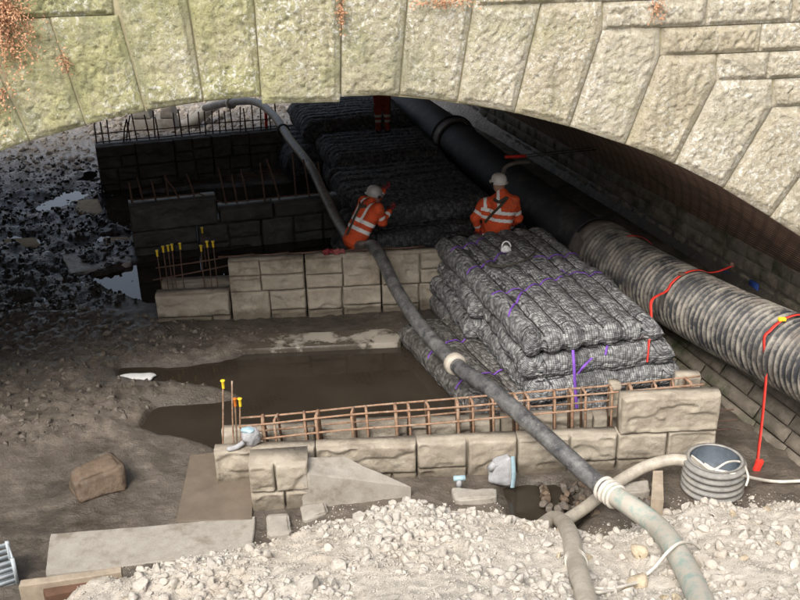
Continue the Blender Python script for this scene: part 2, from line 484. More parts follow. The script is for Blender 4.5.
WATER = mat_water(); PIPE = mat_pipe(); SLAB = mat_slab()
MORTAR = simple("old_mortar", (.30, .27, .17), .95, .3, 6)
ABUT = simple("dark_abutment_stone", (.17, .145, .115), .75, .40, 4, .010, 25, .35, dirt=(.045, .055, .025), dirt_amt=(.48, .66))
RUST = simple("rusty_steel", (.27, .165, .105), .85, .4, 20, .002, 120, .3, dirt=(.36, .29, .22))
DARKRUST = simple("dark_rusty_steel", (.13, .075, .055), .7, .4, 20, .002)
YELLOW = simple("yellow_plastic_cap", (.80, .56, .03), .45, .15, 20, 0)
ORANGECAP = simple("orange_plastic_cap", (.75, .22, .03), .45, .15, 20, 0)
PURPLE = simple("purple_webbing", (.18, .07, .40), .7, .25, 20, .001)
RED = simple("red_webbing", (.75, .045, .03), .6, .2, 18, .001)
BLACKP = simple("black_plastic", (.018, .018, .02), .7, .3, 5, .002, 40, .5, dirt=(.085, .075, .065), dirt_amt=(.5, .75))
COUPL = simple("muddy_coupling_band", (.12, .10, .085), .6, .5, 6, .004, 30, .4)
HOSEB = mat_hose("black_dusty_hose", (.036, .037, .040), (.20, .197, .188), (.38, .72))
HOSEG = mat_hose("grey_wet_hose", (.16, .145, .13), (.30, .28, .25), (.45, .7))
HOSEM = mat_hose("mint_dusty_hose", (.27, .355, .315), (.46, .425, .36), (.39, .54))
HOSEC = mat_hose("cream_dusty_hose", (.33, .295, .24), (.45, .41, .34), (.4, .6))
CABLE = simple("dirty_white_cable", (.58, .54, .47), .6, .2, 12, .001)
RING = simple("grey_ribbed_plastic", (.22, .215, .20), .6, .3, 8, .003, 40, .4, dirt=(.34, .31, .26))
RINGIN = simple("blue_grey_plastic", (.10, .12, .14), .5, .3, 8, .003)
WETROCK = simple("wet_black_stone", (.026, .025, .024), .13, .5, 6, .012, 30, .5)
CLOD = simple("mud_clods", (.10, .083, .066), .5, .4, 5, .012, 30, .4)
BOULD = simple("brown_boulder", (.125, .09, .062), .7, .35, 5, .02, 16, .3, dirt=(.13, .11, .09), dirt_amt=(.5, .62))
WOOD = simple("weathered_timber", (.34, .28, .21), .8, .25, 9, .003, 60, .3)
WOODR = simple("red_brown_timber", (.12, .065, .042), .7, .25, 9, .003, 60, .3)
BOARD = simple("muddy_brown_board", (.15, .12, .09), .55, .2, 4, .003, 50, .4)
ORANGE = simple("orange_hi_vis", (.72, .105, .035), .8, .2, 9, .01, 22, .2, dirt=(.30, .09, .05), dirt_amt=(.52, .72))
TAPE = simple("reflective_tape", (.86, .86, .84), .35, .04, 30, 0)
SKIN = simple("skin", (.42, .25, .18), .55, .1, 10, 0)
GLOVE = simple("dark_red_glove", (.22, .03, .035), .7, .2, 20, .002)
GLOVE2 = simple("faded_red_glove", (.30, .085, .08), .8, .3, 20, .002)
DARKORANGE = simple("shade_darkened_orange", (.17, .032, .018), .85, .3, 9, .006, 22, .2)  # hi-vis orange with the gloom at the far end put into its colour
TAPED = simple("shade_darkened_tape", (.30, .29, .27), .5, .3, 20, 0)  # reflective tape darkened as if standing in shade
BOOT = simple("black_boot", (.025, .022, .02), .5, .2, 20, .002)
STRAP = simple("dark_harness_webbing", (.06, .055, .04), .7, .2, 20, .001)
HELM = simple("grey_helmet_shell", (.46, .46, .46), .35, .06, 6, 0, dirt=(.34, .33, .31))
HELMW = simple("white_helmet_shell", (.72, .70, .66), .35, .06, 6, 0, dirt=(.55, .52, .47))
SACK = simple("grey_woven_sack", (.33, .33, .335), .7, .2, 8, .006, 30, .3)
BLUE = simple("blue_plastic", (.06, .22, .40), .5, .2, 10, .001)
SKYB = simple("pale_blue_plastic_film", (.30, .42, .47), .4, .2, 10, .001)
WHITEP = simple("white_plastic", (.74, .74, .72), .4, .12, 9, .001)
MESHG = simple("grey_crate_plastic", (.42, .46, .48), .5, .15, 9, .001)
BLUEP = simple("blue_paint", (.015, .055, .26), .6, .3, 12, .001)
DRY = simple("dried_orange_fern", (.46, .25, .14), .8, .4, 9, 0)
MOSSG = simple("bank_grass", (.06, .08, .03), .9, .4, 2, .02, 20)
ASPH = simple("road_asphalt", (.05, .05, .05), .9, .2, 4, .003)

# ------------------------------------------------------------------ layout axes
YAW = math.radians(16.3)
EB = np.array([-math.sin(YAW), math.cos(YAW), 0]); NB = np.array([math.cos(YAW), math.sin(YAW), 0])   # along / across the barrel
PHI = math.radians(5.5)
EF = np.array([math.cos(PHI), math.sin(PHI), 0]); NF = np.array([-math.sin(PHI), math.cos(PHI), 0])     # along the face / into it
FP = np.array([-.8, 10.0, 0])                                            # a point of the bridge face
CA, CZ, CR = -.314, -5.21, 9.552                                         # arch circle in face coordinates
BASE = G(790, 478, 0.0)                                                  # foot of the right-hand abutment
def face(a, z, out=0.0):
    a = np.asarray(a, float); z = np.asarray(z, float)
    return FP + a[..., None] * EF + z[..., None] * np.array([0, 0, 1.0]) - np.asarray(out)[..., None] * NF if np.ndim(a) else FP + a * EF + np.array([0, 0, z]) - out * NF
def face_px(u, v):
    q = PL(u, v, FP, NF); return np.array([(q - FP) @ EF, q[2]])
SCALE_B = 1.0 / (EB @ NF)                                                # barrel length per metre behind the face
def thick(a): return 12.2 + .30 * (np.asarray(a, float) + 4)
SPRZ = 1.3
def skew(x, y): return x + math.tan(YAW) * (y - 10.6)

# ------------------------------------------------------------------ ground
heap = np.array([(-9, 6.0), (-5, 6.5), (-3.7, 7.15), (-2.85, 7.88), (-1.5, 8.32), (-.85, 8.80), (.1, 8.95), (.69, 8.96), (1.3, 8.75), (1.9, 8.38), (2.4, 8.6), (2.9, 8.86), (3.5, 8.75), (4.04, 8.8), (9, 8.8)])
def polypx(pts): return np.array([G(u, v, 0.0)[:2] for u, v in pts])
def sdpoly(x, y, P):
    d = np.full(x.shape, 1e9); ins = np.zeros(x.shape, bool)
    for i in range(len(P)):
        a = P[i]; b = P[(i + 1) % len(P)]
        ex, ey = b - a; wx, wy = x - a[0], y - a[1]
        t = np.clip((wx * ex + wy * ey) / (ex * ex + ey * ey), 0, 1)
        d = np.minimum(d, np.hypot(wx - ex * t, wy - ey * t))
        cnd = ((a[1] <= y) != (b[1] <= y)) & (wx < ex * wy / (ey if abs(ey) > 1e-9 else 1e-9))
        ins ^= cnd
    return np.where(ins, -d, d)
PUD = [polypx(p) for p in [
    [(250, 350), (400, 338), (440, 372), (500, 408), (480, 440), (235, 452), (190, 440), (140, 428), (160, 408), (215, 402), (240, 398), (222, 388), (180, 383), (118, 378), (122, 370), (185, 366), (235, 358)],
    [(150, 262), (330, 236), (345, 262), (235, 295), (150, 303), (100, 292), (95, 276)],
    [(104, 190), (140, 186), (140, 236), (108, 224)],
    [(30, 200), (75, 192), (88, 205), (40, 212)],
    [(504, 488), (556, 484), (592, 512), (575, 530), (512, 524)],
    [(150, 225), (330, 196), (330, 180), (110, 196)],
    [(0, 236), (42, 236), (40, 246), (0, 250)], [(98, 236), (132, 236), (130, 243), (95, 244)],
]]
ZONE_ROCK = polypx([(-60, 172), (95, 165), (135, 232), (135, 300), (60, 318), (-60, 345)])
ZONE_CLOD = polypx([(-60, 335), (60, 310), (150, 325), (215, 336), (270, 340), (240, 362), (120, 368), (110, 385), (200, 385), (150, 410), (120, 440), (-60, 480)])
def pile_line(x): return np.interp(x, heap[:, 0], heap[:, 1])
def terrain(x, y, fine=True):
    P = p3(x, y)
    h = .055 + .03 * fbm(P * .8, 3, 3)
    sd = np.full(x.shape, 1e9)
    for q in PUD: sd = np.minimum(sd, sdpoly(x, y, q))
    sd = sd + .10 * fbm(P * 2.3, 3, 9)
    h = np.where(sd < 0.25, h - .13 * sstep(.12, -.12, sd), h)
    if fine:
        zc = sdpoly(x, y, ZONE_CLOD); zr = sdpoly(x, y, ZONE_ROCK)
        cl = sstep(.35, -.35, zc)
        n = fbm(P * 4.2, 4, 21, .7)
        h = h + cl * (.05 + .11 * np.abs(n) + .05 * fbm(P * 9, 2, 5)) * sstep(-.1, .2, sd)
        h = h + sstep(.4, -.4, zr) * (.15 * fbm(P * 2.2, 3, 31) + .06 * np.abs(fbm(P * 7, 3, 33, .6)) + .02)
        h = h + .012 * fbm(P * 6, 3, 8) + sstep(.1, .5, sd) * (.022 * fbm(P * 11, 3, 51, .65) + .02 * fbm(P * 3, 2, 52))
    # limestone heap tipped below the camera
    dy = pile_line(x) + .22 * fbm(P * 1.6, 3, 14) - y
    heapz = np.where(dy > 0, .34 * sstep(0, .55, dy) + .33 * np.clip(dy - .15, 0, 8), 0) + sstep(0, .3, dy) * (.10 * fbm(P * 1.9, 4, 15) + (.055 * fbm(P * 5, 4, 16, .65) + .05 * np.maximum(fbm(P * 11, 3, 18, .6), -.1) if fine else 0))
    h = np.where(dy > 0, np.maximum(h, heapz), h)
    # beyond the bridge; the unseen far rise is shaped to limit light
    h = h + sstep(21.5, 25, y) * (.25 + .18 * fbm(P * .7, 3, 40)) + sstep(31, 42, y) * 4.5
    h = h + sstep(4.8, 0.0, y) * 1.9 + sstep(-2, -14, y) * 3.6  # ground raised behind the camera, out of view, to block low sky light
    s = skew(x, y)
    h = h + sstep(-8.6, -12.5, s) * 4.0 + sstep(5.2, 7.5, s) * 4.2 * np.where(y < 9.5, 1, 1)
    return h
def axis(lo, hi, step, far):
    c = np.arange(lo, hi, step); out = [hi]; d = step
    while out[-1] < far: d *= 1.35; out.append(out[-1] + d)
    neg = [lo]; d = step
    while neg[-1] > -far: d *= 1.35; neg.append(neg[-1] - d)
    return np.concatenate([neg[::-1][:-1], c, out])
gx = axis(-9.0, 5.2, .04, 700); gy = axis(5.0, 25.5, .05, 700)
gy = np.sort(np.concatenate([gy, np.arange(5.025, 9.4, .05)]))
X, Y = np.meshgrid(gx, gy, indexing='ij')
Z = terrain(X, Y)
I = np.arange(X.size).reshape(X.shape)
gf = np.stack([I[:-1, :-1], I[1:, :-1], I[1:, 1:], I[:-1, 1:]], -1)
cx = (X[:-1, :-1] + X[1:, 1:]) / 2; cy = (Y[:-1, :-1] + Y[1:, 1:]) / 2
hp = ((pile_line(cx) - cy) > .02)
mi = np.where(hp, 1, 0); sk = skew(cx, cy)
mi = np.where((sk < -10.5) | (sk > 6.4) | (cy > 40) | (cy < -12), 2, mi)
gv = np.stack([X, Y, Z], -1).reshape(-1, 3)
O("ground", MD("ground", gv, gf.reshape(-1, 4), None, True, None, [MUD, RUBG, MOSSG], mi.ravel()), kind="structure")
wv = np.array([(-9.5, 7.5, 0), (6, 7.5, 0), (6, 25, 0), (-12, 25, 0)], float)
O("water", MD("water", wv, np.array([(0, 1, 2, 3)]), WATER), kind="structure")
def ground_z(x, y): return float(terrain(np.array([[x]], float), np.array([[y]], float))[0, 0])

# ------------------------------------------------------------------ the bridge
br = E("stone_arch_bridge", (0, 10.0, 0), "rock-faced sandstone arch bridge with mossy voussoirs and a brick-lined vault", "bridge")
TOPZ = 5.75
aR = CA + math.sqrt(CR ** 2 - (SPRZ - CZ) ** 2); aL = CA - math.sqrt(CR ** 2 - (SPRZ - CZ) ** 2)
tt = np.linspace(math.atan2(SPRZ - CZ, aL - CA), math.atan2(SPRZ - CZ, aR - CA), 49)
arc = np.stack([CA + CR * np.cos(tt), CZ + CR * np.sin(tt)], -1)
def back(p, L): return p + EB * (SCALE_B * L)
REC = .022          # mortar plane lies this far behind the stone margins
prof = np.vstack([[aL, -.6], arc, [aR, -.6]])
prof_o = prof
n = len(prof)
bot = face(prof[:, 0], prof[:, 1], np.full(n, -REC)); top = face(prof[:, 0], np.full(n, TOPZ), np.full(n, -REC))
bk_ = EB[None] * (SCALE_B * thick(prof[:, 0]))[:, None]
v = [bot, top, bot + bk_, top + bk_]
V = np.concatenate(v); F = []
for i in range(n - 1):
    if 0 < i < n - 2 or True:
        if abs(prof[i, 0] - prof[i + 1, 0]) > 1e-6: F += [(i, i + 1, n + i + 1, n + i), (2 * n + i + 1, 2 * n + i, 3 * n + i, 3 * n + i + 1)]
        F.append((n + i, n + i + 1, 3 * n + i + 1, 3 * n + i))
for s, a0, a1 in ((0, -16, aL), (1, aR, 16)):
    k = len(V)
    q = np.array([face(a0, -.6, -REC), face(a1, -.6, -REC), face(a1, TOPZ, -REC), face(a0, TOPZ, -REC)])
    V = np.vstack([V, q, q + EB[None] * (SCALE_B * thick([a0, a1, a1, a0]))[:, None]])
    F += [(k, k + 1, k + 2, k + 3), (k + 5, k + 4, k + 7, k + 6), (k + 3, k + 2, k + 6, k + 7)]
M("masonry_core", V, F, MORTAR, br)
# vault lining: brick, with courses running along the barrel
nv = 60
ys = np.linspace(.003, 1, nv)[None] * thick(arc[:, 0])[:, None]
arcp = face(arc[:, 0], arc[:, 1] - .004, np.zeros(len(arc)))
VV = (arcp[:, None] + (ys[:, :, None] * SCALE_B) * EB).reshape(-1, 3)
al = CR * (tt - tt[0])
UVv = np.stack([ys * SCALE_B, np.broadcast_to(-al[:, None], (len(arc), nv))], -1).reshape(-1, 2)
I = np.arange(len(arc) * nv).reshape(len(arc), nv)
M("vault", VV, np.stack([I[:-1, :-1], I[:-1, 1:], I[1:, 1:], I[1:, :-1]], -1).reshape(-1, 4), BRICK, br, True, UVv)
# rock-faced stones
def stone_face(left, right, mat, parent, name, seed, proud=.046, margin=.046, res=.02, rough=1.0, gap=.006, off=0.0):
    """left/right: polylines in face coordinates, bottom to top; a raised rough panel inside a drafted margin"""
    left = np.array(left, float); right = np.array(right, float)
    def samp(P, t):
        d = np.concatenate([[0], np.cumsum(np.linalg.norm(np.diff(P, axis=0), axis=1))]); d /= d[-1]
        return np.stack([np.interp(t, d, P[:, 0]), np.interp(t, d, P[:, 1])], -1)
    hgt = np.linalg.norm(left[-1] - left[0]); wid = np.linalg.norm((right[0] + right[-1] - left[0] - left[-1]) / 2)
    ny = max(4, int(hgt / res)); nx = max(4, int(wid / res))
    gs = lambda n_, L: np.concatenate([[0], np.linspace(gap, L - gap, 2)[:1] / L, np.linspace(margin / L, 1 - margin / L, n_), [1 - gap / L, 1]])
    ss = np.clip(gs(nx, wid), 0, 1); ts = np.clip(gs(ny, hgt), 0, 1)
    Lp = samp(left, ts); Rp = samp(right, ts)
    S = ss[:, None, None]
    A = Lp[None] * (1 - S) + Rp[None] * S
    dx = np.minimum(ss, 1 - ss) * wid; dy = np.minimum(ts, 1 - ts) * hgt
    ed = np.minimum(dx[:, None], dy[None])
    Pn = p3(A[..., 0], A[..., 1], seed * 3.7)
    wob = .014 * fbm(Pn * 9, 2, seed)
    pan = sstep(margin * .95, margin * 1.5, ed + wob)
    an = (seed * 1.7) % 1.6 - .8; Pr = p3(A[..., 0] * math.cos(an) + A[..., 1] * math.sin(an), -A[..., 0] * math.sin(an) + A[..., 1] * math.cos(an), seed * 3.7)
    r = fbm(Pn * 2.6, 2, seed + 2) * .30 + fbm(Pr * np.array([26, 9 + seed % 5 * 2, 1]), 3, seed + 3, .8) * .6 - np.maximum(fbm(Pn * 24, 2, seed + 4), 0) * .9 + .15
    out = off + pan * (proud * .55 + proud * .75 * rough * r) + .004 * fbm(Pn * 14, 2, seed + 8)
    out[[0, -1], :] = off - REC - .02; out[:, [0, -1]] = off - REC - .02
    V = FP + A[..., :1] * EF + A[..., 1:] * np.array([0, 0, 1.0]) - out[..., None] * NF
    nxx, nyy = out.shape
    I = np.arange(nxx * nyy).reshape(nxx, nyy)
    f = np.stack([I[:-1, :-1], I[1:, :-1], I[1:, 1:], I[:-1, 1:]], -1).reshape(-1, 4)
    return M(name, V.reshape(-1, 3), f, mat, parent, True)
vous = [
    [[(31, 141), (0, 64), (-18, 20)], [(86, 126), (49, 18)]],
    [[(87, 125), (50, 17)], [(145, 111), (118, 15)]],
    [[(146, 110), (121, 15), (112, -20)], [(203, 101), (184, -20)]],
    [[(204, 101), (185, -20)], [(261, 97), (252, -22)]],
    [[(262, 104), (253, -22)], [(340, 102), (341, -24)]],
    [[(341, 97), (342, -24)], [(399, 95), (409, -22)]],
    [[(400, 95), (410, -22)], [(457, 102), (473, 4), (476, -24)]],
    [[(458, 102), (474, 5)], [(514, 113), (541, 3)]],
    [[(515, 113), (542, 3)], [(569, 127), (602, 30), (602, 1)]],
    [[(570, 127), (603, 28)], [(625, 145), (660, 56), (660, 27)]],
    [[(626, 145), (661, 55)], [(674, 163), (716, 82), (716, 54)]],
    [[(675, 164), (717, 80)], [(723, 188), (772, 108), (772, 79)]],
    [[(724, 189), (773, 107)], [(770, 217), (826, 143), (826, 105)]],
    [[(771, 218), (827, 141)], [(819, 249), (880, 182), (880, 138)]],
]
for i, (l, r) in enumerate(vous):
    stone_face([face_px(*p) for p in l], [face_px(*p) for p in r], STONE, br, "voussoir", 10 + i, off=.025 if i == 4 else .004 * (i % 3))
# voussoirs outside the picture, down to the springings
aend = face_px(819, 249); th0 = math.atan2(aend[1] - CZ, aend[0] - CA); th1 = tt[-1]
for i in range(4):
    t0 = th0 + (th1 - th0) * i / 4; t1 = th0 + (th1 - th0) * (i + 1) / 4
    pt = lambda t, r: (CA + r * math.cos(t), CZ + r * math.sin(t))
    stone_face([pt(t0, CR), pt(t0, CR + .9)], [pt(t1, CR), pt(t1, CR + .9)], STONE, br, "voussoir", 40 + i)
aend = face_px(30, 141); th0 = math.atan2(aend[1] - CZ, aend[0] - CA); th1 = tt[0]
for i in range(8):
    t0 = th0 + (th1 - th0) * i / 8; t1 = th0 + (th1 - th0) * (i + 1) / 8
    stone_face([pt(t1, CR), pt(t1, CR + .95)], [pt(t0, CR), pt(t0, CR + .95)], STONE, br, "voussoir", 50 + i)
# coursed spandrel stones
zc = [face_px(602, 2)[1], face_px(660, 28)[1], face_px(716, 54)[1], face_px(772, 79)[1], face_px(826, 105)[1], face_px(880, 138)[1]]
a0 = [face_px(603, 15)[0], face_px(661, 40)[0], face_px(717, 66)[0], face_px(773, 92)[0], face_px(827, 120)[0]]
def course(a, aend, z0, z1, seed, fixed=None):
    r = np.random.default_rng(seed); k = 0
    while a < aend - .1:
        w = (fixed[k] if fixed and k < len(fixed) else r.uniform(.7, 1.15)); b = min(a + w, aend)
        if aend - b < .3: b = aend
        stone_face([(a, z0), (a, z1)], [(b, z0), (b, z1)], STONE, br, "spandrel_stone", seed * 10 + k, proud=.06, margin=.03)
        a = b; k += 1
for i in range(5):
    course(a0[i], 7.4, zc[i + 1], zc[i], 70 + i, [[.62 + .45, .9], [1.05, .8], [.55, .9], [.8], [.8]][i])
ztop0 = face_px(400, -23)[1]
course(face_px(476, 0)[0], 7.4, zc[0], ztop0 + .02, 80, [1.05, 1.0])
course(-7.0, face_px(112, 0)[0], face_px(60, 17)[1], face_px(60, -18)[1], 82)
course(-7.5, face_px(-20, 40)[0], face_px(60, 17)[1] - .33, face_px(60, 17)[1], 83)
zz = max(ztop0 + .02, face_px(60, -18)[1])
for j in range(2):
    course(-7.0, 7.4, zz + j * .34, zz + (j + 1) * .34, 85 + j)
# deck, string course and parapets
dk0 = face(-16, 0, .0); 
def prism_face(a0_, a1_, z0_, z1_, o0, o1, name, mat):
    b = [face(a0_, z0_, o0), face(a1_, z0_, o0), face(a1_, z0_, o1), face(a0_, z0_, o1)]
    t = [face(a0_, z1_, o0), face(a1_, z1_, o0), face(a1_, z1_, o1), face(a0_, z1_, o1)]
    v_, f_ = hexa(b, t); M(name, v_, f_, mat, br)
prism_face(-16, 16, TOPZ + .002, TOPZ + .18, .10, -.45, "string_course", MORTAR)
prism_face(-16, 16, TOPZ + .182, TOPZ + 1.1, 0, -.38, "parapet", MORTAR)
prism_face(-16, 16, TOPZ + 1.102, TOPZ + 1.25, .05, -.43, "coping", MORTAR)
def prism_back(z0_, z1_, i0, i1, name, mat):
    P_ = lambda a, z, i: face(a, z, -REC) + EB * (SCALE_B * i(a))
    v_, f_ = hexa([P_(-16, z0_, i0), P_(16, z0_, i0), P_(16, z0_, i1), P_(-16, z0_, i1)], [P_(-16, z1_, i0), P_(16, z1_, i0), P_(16, z1_, i1), P_(-16, z1_, i1)]); M(name, v_, f_, mat, br)
prism_back(TOPZ + .004, TOPZ + .02, lambda a: .46, lambda a: float(thick(a)) - .45, "road_deck", ASPH)
prism_back(TOPZ + .006, TOPZ + 1.1, lambda a: float(thick(a)) - .44, lambda a: float(thick(a)), "parapet", MORTAR)

# right-hand abutment: upright masonry on a battered toe wall, both running along the barrel
def ab(d, s, z): return BASE + NB * d + EB * s + np.array([0, 0, z])
dW = (face(aR, 0) - BASE) @ NB
TOE = [(-.02, -.35), (.70, .75)]
def slabstrip(d0, z0, d1, z1, s0, s1, name, mat):
    n_ = np.array([-(z1 - z0), d1 - d0]); n_ = n_ / np.linalg.norm(n_) * -.25
    b = [ab(d0, s0, z0), ab(d0, s1, z0), ab(d1, s1, z1), ab(d1, s0, z1)]
    t = [ab(d0 - n_[0], s0, z0 - n_[1]), ab(d0 - n_[0], s1, z0 - n_[1]), ab(d1 - n_[0], s1, z1 - n_[1]), ab(d1 - n_[0], s0, z1 - n_[1])]
    v_, f_ = hexa(b, t); return M(name, v_, f_, mat, br)
v_, f_ = hexa([ab(.02, -7, -.4), ab(dW + .4, -7, -.4), ab(dW + .4, 16, -.4), ab(.02, 16, -.4)], [ab(.80, -7, .66), ab(dW + .4, -7, .66), ab(dW + .4, 16, .66), ab(.80, 16, .66)])
M("abutment_core", v_, f_, ABUT, br)
sh = []
for k in range(5):
    r = np.random.default_rng(300 + k); n_ = 6
    gA, gB = np.meshgrid(np.linspace(0, 1, n_ + 3), np.linspace(0, 1, n_), indexing='ij')
    ed = np.minimum(np.minimum(gA, 1 - gA) * 3, np.minimum(gB, 1 - gB))
    hh = .010 * sstep(0, .25, ed) + .010 * fbm(p3(gA * 5, gB * 2, k * 9.1), 3, k)* sstep(0, .3, ed) - .03 * (ed < 1e-6)
    I = np.arange(gA.size).reshape(gA.shape)
    sh.append((gA, gB, hh, np.stack([I[:-1, :-1], I[:-1, 1:], I[1:, 1:], I[1:, :-1]], -1).reshape(-1, 4)))
mesh_cache = {}
def abstone(kind, wq):
    if (kind, wq) not in mesh_cache:
        gA, gB, hh, f = sh[kind]
        w = wq / 10; hgt = .24
        if kind < 9:
            pass
        mesh_cache[(kind, wq)] = (gA * w, gB, hh, f)
    return mesh_cache[(kind, wq)]
tdir = np.array([TOE[1][0] - TOE[0][0], TOE[1][1] - TOE[0][1]]); tl = np.linalg.norm(tdir); tdir /= tl
tn = np.array([-tdir[1], tdir[0]])
abm = {}
def place_abstone(s, w, row, upper, r):
    k = int(r.integers(0, 5)); wq = round(w * 10)
    key = (k, wq, upper)
    if key not in abm:
        gA, gB, hh, f = sh[k]
        hgt = .182 if not upper else .205
        if not upper:
            q = (EB * 1.0)[None, None] * (gA * (wq / 10 - .02))[..., None] + (NB * tdir[0] + np.array([0, 0, tdir[1]]))[None, None] * (gB * (hgt - .014))[..., None] + (NB * tn[0] + np.array([0, 0, tn[1]]))[None, None] * hh[..., None]
        else:
            q = EB[None, None] * (gA * (wq / 10 - .02))[..., None] + np.array([0, 0, 1.0])[None, None] * (gB * (hgt - .014))[..., None] - NB[None, None] * hh[..., None]
        abm[key] = MD("abutment_stone", q.reshape(-1, 3), f, ABUT, True)
    if not upper:
        d, z = np.array(TOE[0]) + tdir * row * .182 + tn * .03
    else:
        d, z = dW - .03, .68 + row * .205
    O("abutment_stone", abm[key], br, ab(d, s, z) - origin_of(br))
r = np.random.default_rng(5)
for row in range(6):
    s = -2.5 + r.uniform(-.3, 0)
    while s < 12:
        w = r.choice([.6, .8, 1.0, 1.2]); place_abstone(s, w, row, False, r); s += w
for row in range(3):
    s = .2 + r.uniform(-.3, 0)
    while s < 15:
        w = r.choice([.4, .5, .6]); place_abstone(s, w, row, True, r); s += w
v_, f_ = hexa([ab(dW, .6, -.4), ab(dW + .6, .6, -.4), ab(dW + .6, 15.8, -.4), ab(dW, 15.8, -.4)], [ab(dW, .6, SPRZ + .03), ab(dW + .6, .6, SPRZ + .03), ab(dW + .6, 15.8, SPRZ + .03), ab(dW, 15.8, SPRZ + .03)])
M("abutment_core", v_, f_, ABUT, br)
# wing wall in front of the face, outside the picture
v_, f_ = hexa([ab(dW + .05, -8, -.4), ab(dW + .8, -8, -.4), ab(dW + .8, .9, -.4), ab(dW + .05, .9, -.4)], [ab(dW + .05, -8, 4.2), ab(dW + .8, -8, 4.2), ab(dW + .8, .9, 4.2), ab(dW + .05, .9, 4.2)])
O("wing_wall", MD("wing_wall", v_ - ab(dW, -4, -.4), f_, ABUT), None, ab(dW, -4, -.4), "plain dark wing wall running on from the bridge beside the ribbed pipe", "wall")

# blue survey marks sprayed on the abutment
for (u, v_, w, h_) in ((753, 290, .22, .26), (728, 277, .40, .14)):
    q = PL(u, v_, ab(dW - .062, 0, 0), NB)
    vv = np.array([q - EB * w / 2 - np.array([0, 0, h_ / 2]), q + EB * w / 2 - np.array([0, 0, h_ / 2]), q + EB * w / 2 + np.array([0, 0, h_ / 2]), q - EB * w / 2 + np.array([0, 0, h_ / 2])])
    M("paint_mark", np.vstack([vv, vv + NB * .012]), hexa(vv, vv)[1], BLUEP, br)

# ------------------------------------------------------------------ block walls
def panel(w, h, bulge, seed, res=.024, depth=.06, ch=.018):
    nx = max(5, int(w / res)); nz = max(4, int(h / res))
    xs = np.concatenate([[0, .006], np.linspace(ch, w - ch, nx), [w - .006, w]]); zs = np.concatenate([[0, .006], np.linspace(ch, h - ch, nz), [h - .006, h]])
    A, B = np.meshgrid(xs, zs, indexing='ij')
    ed = np.minimum(np.minimum(A, w - A), np.minimum(B, h - B))
    P = p3(A, B, seed * 2.3)
    ed2 = ed + .010 * fbm(P * 14, 3, seed) - .004
    out = bulge * sstep(-.004, .016, ed2) * (.9 + .7 * fbm(P * 3, 3, seed + 1)) + .022 * fbm(P * np.array([8, 15, 1]), 4, seed + 2, .65) * sstep(0, .03, ed)
    brk = fbm(P * np.array([3, 7, 1]), 2, seed + 5); out = out - .028 * sstep(.12, .2, brk) * sstep(0, .05, ed)
    out[[0, -1], :] = -depth; out[:, [0, -1]] = -depth
    A = A + .008 * fbm(P * 5, 2, seed + 7); B = B + .008 * fbm(P * 5 + 9, 2, seed + 8)
    I = np.arange(A.size).reshape(A.shape)
    f = np.stack([I[:-1, :-1], I[1:, :-1], I[1:, 1:], I[:-1, 1:]], -1).reshape(-1, 4)
    return A, out, B, f
PAT = {
    1: [(0, 1, 0, 1)],
    2: [(0, .52, 0, 1), (.52, 1, .46, 1), (.52, 1, 0, .46)],
    3: [(0, 1, .5, 1), (0, .6, 0, .5), (.6, 1, 0, .5)],
    4: [(0, .5, .45, 1), (0, .5, 0, .45), (.5, 1, 0, 1)],
    5: [(0, .48, .42, 1), (.48, 1, .5, 1), (0, .48, 0, .42), (.48, 1, 0, .5)],
    6: [(0, 1, .38, 1), (0, .75, 0, .38), (.75, 1, 0, .38)],
    8: [(0, .44, 0, 1), (.44, 1, 0, 1)],
    9: [(0, .58, 0, 1), (.58, 1, 0, 1)],
    7: [(0, .42, .52, 1), (0, .42, 0, .52), (.42, 1, .52, 1), (.42, 1, 0, .52)],
}
def block_wall(p0, p1, blocks, label, depth=.42, seed=0, mat=None, z0=-.12):
    """blocks: (offset along, width, bottom, top, pattern, forward)"""
    mat = mat or BLOCK
    p0 = np.array([p0[0], p0[1], 0.0]); p1 = np.array([p1[0], p1[1], 0.0])
    e = p1 - p0; e /= np.linalg.norm(e); nn = np.array([e[1], -e[0], 0])      # towards the camera
    W = E("block_wall", p0, label, "wall")
    for bi, (x, w, zb, zt, pat, fw) in enumerate(blocks):
        zb_ = zb if zb > 0 else z0
        q = lambda a, o, z: p0 + e * a + nn * o + np.array([0, 0, z])
        g = .006
        bb = [q(x + g, fw - .045, zb_ + .003), q(x + g, fw - depth, zb_ + .003), q(x + w - g, fw - depth, zb_ + .003), q(x + w - g, fw - .045, zb_ + .003)]
        bb = bb[::-1]
        tt_ = [p + np.array([0, 0, zt - zb_ - .006]) for p in bb]
        v_, f_ = hexa(bb, tt_)
        B = M("block", v_, f_, mat, W)
        for si, (x0, x1, y0, y1) in enumerate(PAT[pat]):
            sw, shh = (x1 - x0) * w, (y1 - y0) * (zt - zb_)
            A, out, Bz, f = panel(sw - .012, shh - .012, .035, seed * 100 + bi * 7 + si)
            V = p0 + e * (x + x0 * w + .006 + A)[..., None] + nn * (fw + out)[..., None] + np.array([0, 0, 1.0]) * (zb_ + y0 * (zt - zb_) + .006 + Bz)[..., None]
            M("facing_stone", V.reshape(-1, 3), f, mat, B, False)
    return W, p0, e, nn
